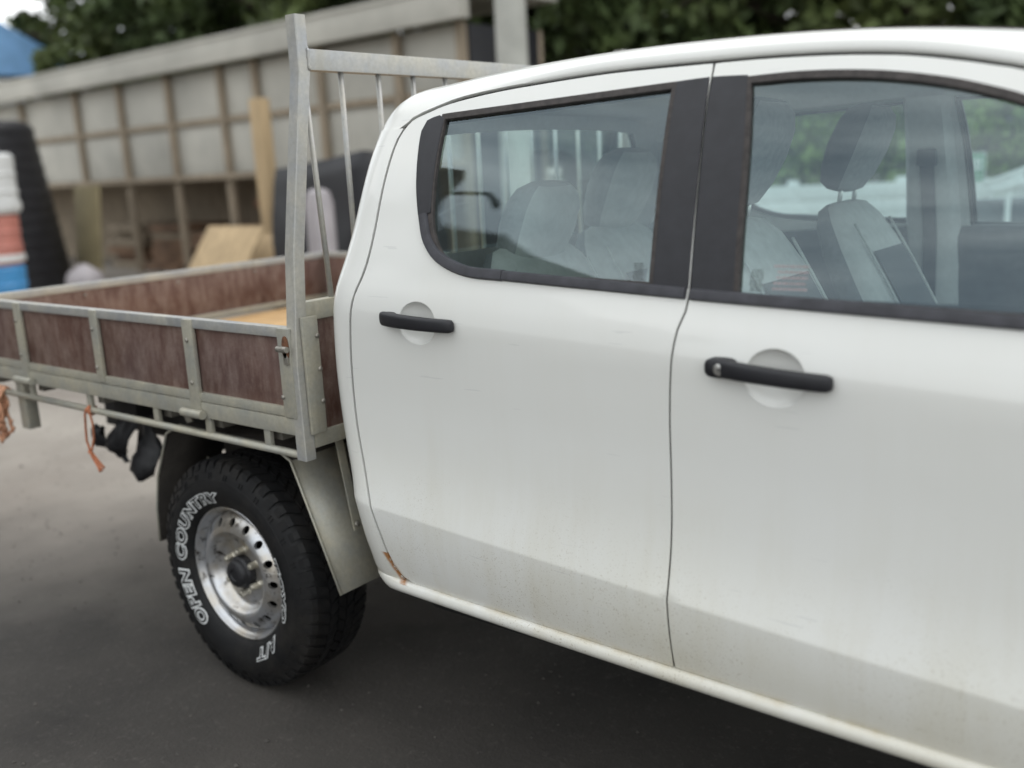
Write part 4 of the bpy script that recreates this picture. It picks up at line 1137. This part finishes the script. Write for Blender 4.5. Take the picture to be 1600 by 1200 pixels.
# open-fronted timber shed: wall of grey sheets with studs above an open store bay
A = gp(-120, 24.3); B = gp(742, 12.45)
dirn = (B-A).normalized(); nrm = Vector((-dirn.y, dirn.x, 0))
if nrm.dot(CAM_POS-A) < 0: nrm = -nrm
Lw = (B-A).length
shed = thing('timber_shed', 'long grey sheeted shed with brown timber studs and open store bay below', 'shed', tuple((A+B)/2))
def fb(name, u0, u1, z0, z1, d0, d1, mat, parent, bev=.01):
    """box along the shed wall: u along wall, d towards the camera"""
    mt = Matrix((dirn, nrm, Vector((0, 0, 1)))).transposed().to_4x4(); mt.translation = A
    return MB().box((u0, d0, z0), (u1, d1, z1), bev, 0, mt).build(name, mat, parent, auto=40)
def u_of(px):      # where a bearing meets the wall line
    d = far(px, 290, 1)-CAM_POS; d = Vector((d.x, d.y)); a = Vector((dirn.x, dirn.y)); q = Vector((A.x-CAM_POS.x, A.y-CAM_POS.y))
    # CAM + t d = A + u a
    det = d.x*(-a.y)+a.x*d.y; t = (q.x*(-a.y)+a.x*q.y)/det
    return (CAM_POS.x+t*d.x-A.x)*a.x+(CAM_POS.y+t*d.y-A.y)*a.y
studs = [u_of(p) for p in (-110, 55, 140, 208, 284, 366, 420, 520, 640, 738)]
for i in range(len(studs)-1):
    for (z0, z1) in ((1.68, 2.50), (2.56, 3.34)):
        fb('wall_sheet', studs[i]+.02, studs[i+1]-.02, z0, z1, -.03, 0, M['sheeting'], shed)
    fb('nogging', studs[i]+.06, studs[i+1]-.06, 2.48, 2.58, .0, .05, M['timber'], shed)
for u in studs: fb('stud', u-.06, u+.06, 0, 3.34, .004, .10, M['timber'], shed)
fb('bottom_plate', 0, Lw, 1.60, 1.70, .10, .16, M['timber'], shed)
fb('roof_fascia', -.3, Lw+.2, 3.345, 3.68, .14, .30, M['sheeting'], shed)
fb('roof', -.3, Lw+.2, 3.68, 3.74, -1.6, .32, M['sheeting'], shed)
fb('back_wall', 0, Lw, 0, 3.33, -1.5, -1.42, M['timber'], shed)
fb('end_shadow_panel', Lw-.05, Lw, 0, 3.33, -1.41, -.05, M['black'], shed)  # black panel stands in for the shadow at the shed's end
rr = random.Random(11)
u = u_of(135)
store = []
while u < u_of(490) and len(store) < 12:
    wdt = rr.uniform(.8, 1.6); h = rr.uniform(.5, 1.35)
    st = thing('timber_stack', '', 'timber stack', tuple(A+dirn*(u+wdt/2)-nrm*.8))
    nlay = int(h/.14)
    for k_ in range(nlay):
        off = rr.uniform(-.06, .06)
        fb('plank', u+off, u+off+wdt*rr.uniform(.85, 1), k_*.14+.01, k_*.14+.13, -1.3+rr.uniform(-.08, .1), -.35+rr.uniform(-.1, .15), rr.choice([M['brown'], M['timber'], M['redbrown'], M['brown'], M['tan']]), st, .005)
    store.append((st, h)); u += wdt+rr.uniform(.1, .4)
names = ['first', 'second', 'third', 'fourth', 'fifth', 'sixth', 'seventh', 'eighth', 'ninth', 'tenth', 'eleventh', 'twelfth']
for i, (st, h) in enumerate(store):
    st['label'] = '%s stack of brown sawn timber in the shed bay, counting right from the olive board' % names[i]; st['group'] = 'timber stacks in the shed'

def prop(px, D, w_, d_, z0, z1, yawx=0):
    p = gp(px, D); return p
# tall pine post in front of the shed
p = gp(418, 13.2); tag(MB().box((p.x-.10, p.y-.10, 0), (p.x+.10, p.y+.10, 2.62), .02).build('timber_post', M['tan'], None, auto=40), 'thick pale pine post standing in front of the grey shed wall', 'post')
# olive sheet leaning in the bay at left
p = gp(120, 16.5); mt = Matrix.Translation(p)@Matrix.Rotation(math.atan2(dirn.y, dirn.x), 4, 'Z')@Matrix.Rotation(R(-6), 4, 'X')
M['olive'] = mat_simple('olive_board', (.30, .25, .14), .8, 0, .15, 3)
tag(MB().box((-.42, -.02, 0), (.42, .02, 1.62), .004, 0, mt).build('leaning_board', M['olive'], None, auto=40), 'olive brown board leaning upright between black tank and timber store', 'board')
# tan plywood sheets heaped in front
p = gp(285, 12.0)
for i, (a, tl, dx, lab) in enumerate(((20, 62, 0, 'front'), (38, 55, .35, 'rear'))):
    mt = Matrix.Translation(p+Vector((-.25*i, .45*i, 0)))@Matrix.Rotation(math.atan2(dirn.y, dirn.x)+R(8*i), 4, 'Z')@Matrix.Rotation(R(-35), 4, 'X')@Matrix.Rotation(R(a-20)*.5, 4, 'Y')
    tag(MB().box((-.62, -.015, 0), (.62, .015, 1.22-.1*i), .003, 0, mt).build('plywood_sheet', M['tan'], None, auto=40), 'tan plywood sheet propped at a slant, %s of the two beyond the tailgate' % lab, 'plywood sheet', 'plywood sheets beyond the tray')
# black tapered water tank at left
p = gp(-38, 16.0)
tank = thing('water_tank', 'tall black tapered plastic tank at the left edge beside the shed', 'water tank', tuple(p))
prof = [(0, 2.68), (.86, 2.68), (.95, 2.62)]
for i in range(13):
    z = 2.5-.2*i; r = .97+.30*(2.6-z)/2.6; prof += [(r, z+.06), (r+.008, z), (r, z-.06)]
prof += [(1.30, 0.0)]
MB().lathe([(r, max(0, z)) for r, z in prof], p, 'z', 40).build('tank_body', M['black'], tank, auto=30)
MB().lathe([(0, 2.78), (.30, 2.78), (.32, 2.68)], p, 'z', 24).build('lid', M['black'], tank, auto=30)
# stacked drums left
p = gp(-28, 12.0)
def drum(name, z0, z1, r, mat, lab, mat2=None):
    e_ = thing(name, lab, 'drum', (p.x, p.y, z0), 'stack of plastic drums'); h = z1-z0
    MB().lathe([(0, z0), (r*.93, z0), (r, z0+.04), (r*.97, z0+h*.33), (r*1.02, z0+h*.36), (r*.97, z0+h*.39), (r*.97, z0+h*.62), (r*1.02, z0+h*.65), (r*.97, z0+h*.68), (r, z1-.05), (r*.9, z1-.004), (0, z1-.004)], (p.x, p.y, 0), 'z', 28).build('drum_body', mat, e_, auto=35)
    MB().lathe([(r*1.01, z0+h*.06), (r*1.035, z0+h*.12), (r*1.01, z0+h*.2)], (p.x, p.y, 0), 'z', 28).build('drum_hoop', mat2 or mat, e_, smooth=True)
drum('plastic_drum', 0, .70, .34, M['blue'], 'blue plastic drum, lowest of the stack at the left edge')
drum('plastic_drum', .70, 1.32, .35, M['red'], 'faded red plastic drum in the middle of the stack at the left edge', M['white'])
drum('plastic_drum', 1.32, 2.05, .39, M['white'], 'white plastic drum on top of the stack at the left edge')
p = gp(112, 14.5)
tag(MB().loft([(Vector((p.x, p.y, z)), Vector((.30*k, 0, 0)), Vector((0, .24*k, 0))) for z, k in ((0, .8), (.08, 1), (.22, 1.02), (.34, .85), (.42, .4), (.46, .2))], 20, 2.6).build('bulk_sack', M['pinkwhite'], None, smooth=True), 'lumpy off-white sack on the ground near the black tank', 'sack')
# black tarpaulin-covered stack behind the headboard, with a pale drum against it
p = gp(560, 11.5)
V = []; F = []
q = [(-.9, -.6), (.9, -.6), (.9, .7), (-.9, .7)]
base = [p+dirn*a+nrm*b for a, b in q]; top = [p+dirn*(a*.9)+nrm*(b*.8)+Vector((0, 0, 1.60+.16*(a > 0)+.08*(b > 0))) for a, b in q]
mid = [p+dirn*(a*.97)+nrm*(b*.95)+Vector((0, 0, .8)) for a, b in q]
bm = bmesh.new(); vs = [bm.verts.new(v) for v in base+mid+top]
for r_ in (0, 4):
    for i in range(4): bm.faces.new((vs[r_+i], vs[r_+(i+1) % 4], vs[r_+4+(i+1) % 4], vs[r_+4+i]))
bm.faces.new(vs[8:12]); bmesh.ops.subdivide_edges(bm, edges=bm.edges[:], cuts=4, use_grid_fill=True)
for v in bm.verts: v.co += Vector((mnoise.noise(v.co*2.3), mnoise.noise(v.co*2.1+Vector((5, 0, 0))), mnoise.noise(v.co*1.9+Vector((0, 7, 0)))))*.06
bm.normal_update(); vv = [v.co.copy() for v in bm.verts]; bm.verts.index_update(); ff = [[v.index for v in f.verts] for f in bm.faces]; bm.free()
tag(MB().add(vv, ff).build('covered_stack', M['black'], None, smooth=True), 'stack covered with black plastic tarpaulin seen past the headboard bars', 'tarpaulin')
p = gp(496, 10.3)
e_ = thing('plastic_barrel', 'grimy pale barrel against the black tarpaulin behind headboard post', 'barrel', tuple(p))
MB().lathe([(0, .0), (.13, .0), (.15, .04), (.15, 1.30), (.12, 1.42), (.05, 1.46), (0, 1.46)], p, 'z', 24).build('barrel_body', M['pinkwhite'], e_, auto=40)
MB().lathe([(.05, 1.45), (.05, 1.50), (0, 1.50)], p, 'z', 16).build('barrel_cap', M['black'], e_, auto=40)
# pale pole
p = gp(810, 11.5)
e_ = thing('power_pole', 'thick pale concrete pole rising between shed and dark trees', 'pole', tuple(p))
MB().lathe([(.20, 0), (.165, 5), (.14, 9), (0, 9)], p, 'z', 20).build('pole_shaft', M['concrete'], e_, auto=40)
MB().bar((p.x-.9, p.y-.5, 8.4), (p.x+.9, p.y+.5, 8.4), .12, .12, .01).build('cross_arm', M['timber'], e_, auto=40)
# blue tarpaulin roof and pale shed far left
p = gp(8, 26)
e_ = thing('site_cabin', 'white cabin with sky blue tarpaulin roof behind the shed at far left', 'cabin', tuple(p))
mt = Matrix.Translation(p)@Matrix.Rotation(math.atan2(dirn.y, dirn.x), 4, 'Z')
MB().box((-1.6, -2, 0), (1.35, 2, 4.35), .05, 0, mt).build('wall', M['white'], e_, auto=40)
rf = MB(); rf.add([mt@Vector(v) for v in [(-1.9, -2.2, 4.4), (1.5, -2.2, 4.4), (1.5, 2.2, 4.4), (-1.9, 2.2, 4.4), (-1.7, 0, 5.9), (1.2, 0, 5.7)]], [(0, 1, 5, 4), (2, 3, 4, 5), (0, 4, 3), (1, 2, 5), (0, 3, 2, 1)])
rf.build('roof', M['skyblue'], e_)

# white weatherboard fence, sign and trailer on the far side (seen through the cab)
fA = gp(1080, 9.6); fB = gp(2000, 8.0); fd = (fB-fA).normalized(); fn = Vector((-fd.y, fd.x, 0))
fence = thing('board_fence', 'low white horizontal board fence seen through the cab windows', 'fence', tuple((fA+fB)/2))
mtf = Matrix((fd, fn, Vector((0, 0, 1)))).transposed().to_4x4(); mtf.translation = fA
Lf = (fB-fA).length
for i in range(8):
    MB().box((0, -.012-.004*(i % 2), .12+.145*i), (Lf, .012, .12+.145*i+.138), .004, 0, mtf).build('board', M['white'], fence, auto=40)
for k_ in range(6): MB().box((Lf*k_/5-.05, .013, 0), (Lf*k_/5+.05, .10, 1.32), .006, 0, mtf).build('fence_post', M['white'], fence, auto=40)
p = gp(1520, 7.6)
sg = thing('notice_sign', 'small green and white notice board on a post beyond the passenger window', 'sign', tuple(p))
rx = Vector((cr_.x, cr_.y, 0)).normalized(); ry = Vector((0, 0, 1)).cross(rx)
mts = Matrix((rx, ry, Vector((0, 0, 1)))).transposed().to_4x4(); mts.translation = p
MB().box((-.03, .012, 0), (.03, .05, 1.40), .004, 0, mts).build('sign_post', M['concrete'], sg, auto=40)
bd = MB().box((-.085, -.01, 1.285), (.085, .011, 1.515), .004, 0, mts).build('sign_board', M['green'], sg, auto=40)
MB().box((-.085, -.013, 1.505), (.085, -.0102, 1.515), 0, 0, mts).box((-.085, -.013, 1.285), (.085, -.0102, 1.295), 0, 0, mts).box((-.085, -.013, 1.296), (-.075, -.0102, 1.504), 0, 0, mts).box((.075, -.013, 1.296), (.085, -.0102, 1.504), 0, 0, mts).build('sign_border', M['white'], bd)
for k_ in range(4): MB().box((-.058+.03*k_, -.0125, 1.37), (-.037+.03*k_, -.0102, 1.475), 0, 0, mts).build('sign_bar', M['white'], bd)
MB().box((-.058, -.0125, 1.325), (.055, -.0102, 1.337), 0, 0, mts).build('sign_bar', M['white'], bd)
p = gp(1590, 6.9)
tr_ = thing('trailer', 'white tubular trailer frame with dark side box seen through the far front window', 'trailer', tuple(p))
mtt = Matrix((rx, ry, Vector((0, 0, 1)))).transposed().to_4x4(); mtt.translation = p
def tt(*pts): return [mtt@Vector(v) for v in pts]
mb = MB()
for zz, za in ((1.30, 1.52), (1.22, 1.42)): mb.tube(tt((-.25, 0, zz), (.2, 0, za-.08), (.9, .1, za)), .016, 8)
mb.build('frame_rail', M['white'], tr_, smooth=True)
MB().tube(tt((-.25, 0, 1.26), (1.2, .1, 1.30)), .014, 8).build('frame_rail', M['white'], tr_, smooth=True)
for x in (-.05, .25, .6, 1.0): MB().tube(tt((x, .02, .45), (x, .02, 1.33)), .018, 8).build('upright', M['white'], tr_, smooth=True)
MB().box((.0, .05, .45), (1.3, .7, 1.16), .02, 0, mtt).build('side_box', M['trim'], tr_, auto=40)
for x in (.25, .95): MB().lathe([(.0, -.06), (.24, -.06), (.30, -.04), (.30, .06), (0, .06)], p+rx*x+ry*.0+Vector((0, 0, .30)), 'y', 24).build('trailer_wheel', M['tyre'], tr_, auto=40)

# trees
def tree(base, H, rad, nleaf, mat, seed, label, leaf=.16, low=.22):
    r_ = np.random.default_rng(seed); e_ = thing('leafy_tree', label, 'tree', tuple(base), 'trees behind the yard')
    mb = MB(); tips = []
    mb.tube([base+Vector((0, 0, 0)), base+Vector((.1, .05, H*.3)), base+Vector((.05, -.1, H*.6)), base+Vector((0, 0, H*.9))], .03*H, 8, taper=[1, .8, .5, .15])
    for i in range(9):
        a = r_.uniform(0, 2*PI); z = H*r_.uniform(.2, .7); L = rad*r_.uniform(.6, 1.0)
        st = base+Vector((0, 0, z)); en = st+Vector((math.cos(a)*L, math.sin(a)*L, H*r_.uniform(.08, .25)))
        mb.tube([st, st.lerp(en, .5)+Vector((0, 0, .2)), en], .011*H, 6, taper=[1, .6, .2]); tips.append(en)
    mb.build('trunk', M['bark'], e_, smooth=True)
    # clumps
    nc = 70; cl = []
    for i in range(nc):
        while True:
            v = r_.uniform(-1, 1, 3)
            if v@v < 1: break
        c = np.array([v[0]*rad, v[1]*rad, H*(low+1)/2+v[2]*H*(1-low)/2]); cl.append((c, r_.uniform(.13, .28)*rad))
    per = nleaf//nc; C_ = []
    for c, cr in cl:
        d = r_.normal(size=(per, 3)); d /= np.linalg.norm(d, axis=1)[:, None]; q = cr*r_.uniform(.25, 1, per)**.5
        C_.append(c+d*q[:, None]*np.array([1, 1, .75]))
    C_ = np.concatenate(C_); n = len(C_)
    A_ = r_.normal(size=(n, 3)); A_ /= np.linalg.norm(A_, axis=1)[:, None]; B_ = np.cross(A_, r_.normal(size=(n, 3))); B_ /= np.linalg.norm(B_, axis=1)[:, None]
    sz = leaf*r_.uniform(.6, 1.3, n)[:, None]
    V = np.stack([C_-A_*sz, C_+B_*sz*.5, C_+A_*sz, C_-B_*sz*.5], 1).reshape(-1, 3)
    me = bpy.data.meshes.new('crown'); me.vertices.add(4*n); me.vertices.foreach_set('co', V.ravel())
    me.loops.add(4*n); me.loops.foreach_set('vertex_index', np.arange(4*n)); me.polygons.add(n); me.polygons.foreach_set('loop_start', np.arange(n)*4)
    me.update(calc_edges=True); me.materials.append(mat); o = bpy.data.objects.new('crown', me); COL.objects.link(o); o.parent = e_
    return e_
for i, (px, D, lab) in enumerate(((1180, 10.8, 'leafy green shrub behind the fence, leftmost seen through the front door window'), (1290, 10.6, 'leafy green shrub behind the fence, seen beside the passenger headrest'), (1420, 10.4, 'leafy green shrub behind the fence and the far door pillar'), (1550, 10.2, 'leafy green shrub behind the green notice sign'))):
    t_ = tree(gp(px, D), 2.25, 1.05, 5000, M['leaf3'], 60+i, lab, leaf=.06, low=.05); t_.name = 'shrub'; t_['category'] = 'shrub'; t_['group'] = 'shrubs along the fence'
spots = [(235, 27, 10, 3.0), (390, 24, 10, 3.6), (520, 22, 10.5, 3.6), (700, 20, 10, 3.4), (900, 18, 10, 3.6), (1090, 17.5, 9.5, 3.4), (1260, 16.5, 10, 3.4), (1430, 16, 9.5, 3.2), (1600, 15.5, 9.5, 3.3), (1790, 15, 9, 3.2)]
tl = ['leftmost tree, behind the cabin and the left end of the shed', 'second tree from the left, rising over the shed roof', 'dark tree behind the headboard post above the shed roof', 'tree directly behind the pale concrete pole', 'dark tree just right of the pale concrete pole', 'tree above the join between the two doors', 'tree above the front door window', 'tree seen through the passenger side rear window', 'tree seen through the passenger side front window', 'rightmost tree, beyond the windscreen']
for i, (px, D, H, rd) in enumerate(spots):
    tree(gp(px, D), H, rd, 16000, M['leaf'] if i % 3 else M['leaf2'], 20+i, tl[i], low=.12 if i > 2 else .2)

# hip-roofed house on the photographer's side of the yard (shows as a dark reflection in the rear door glass)
e1 = Vector((.8, -.6, 0)); e2 = Vector((-.6, -.8, 0)); E1 = Vector((-6.5, -8.8, 0))
M['darkroof'] = mat_simple('charcoal_roofing', (.020, .020, .022), .9, 0, .2, 3, 0, .2)
M['darkwall'] = mat_simple('dark_brown_cladding', (.030, .026, .022), .9, 0, .2, 3, 0, .2)
house = thing('dark_house', 'dark hip roofed house reflected in the rear door window', 'house', tuple(E1-e1*3))
def hp(u, v, z): return E1+e1*u+e2*v+Vector((0, 0, z))
rv = [hp(3.6, -2.6, 3.3), hp(3.6, 2.6, 3.3), hp(-10, 2.6, 3.3), hp(-10, -2.6, 3.3), hp(0, 0, 6.2), hp(-7, 0, 6.2)]
hr_ = MB().add(rv+[v-Vector((0, 0, .12)) for v in rv[:4]], [(0, 1, 4), (2, 3, 5), (3, 0, 4, 5), (1, 2, 5, 4), (0, 6, 7, 1), (1, 7, 8, 2), (2, 8, 9, 3), (3, 9, 6, 0), (6, 9, 8, 7)]).build('roof', M['darkroof'], house)
wv = [hp(u, v, z) for z in (0, 3.2) for u, v in ((3.2, -2.2), (3.2, 2.2), (-9.6, 2.2), (-9.6, -2.2))]
MB().add(wv, [(0, 1, 5, 4), (1, 2, 6, 5), (2, 3, 7, 6), (3, 0, 4, 7)]).build('wall', M['darkwall'], house)
for u in (1.5, -2.0, -5.5):
    a_, b_, c_, d_ = hp(u-.7, -2.21, 1.0), hp(u+.7, -2.21, 1.0), hp(u+.7, -2.21, 2.3), hp(u-.7, -2.21, 2.3)
    wn = MB().bar(a_, b_, .06, .08).bar(d_, c_, .06, .08).bar(a_, d_, .06, .08).bar(b_, c_, .06, .08).build('window_frame', M['white'], house, auto=40)
    MB().add([a_, b_, c_, d_], [(0, 1, 2, 3)]).build('pane', M['glass'], wn)
ch = MB().bar(hp(-1.45, -.2, 5.4), hp(-1.45, -.2, 7.45), .62, .5, .02, up=(.8, -.6, 0)).build('chimney', M['darkwall'], hr_, auto=40)
MB().tube([hp(-1.2, -.3, 6.62), hp(-.55, -.3, 6.80), hp(-.28, -.3, 6.5)], .07, 8).build('aerial_arm', M['darkroof'], hr_, smooth=True)
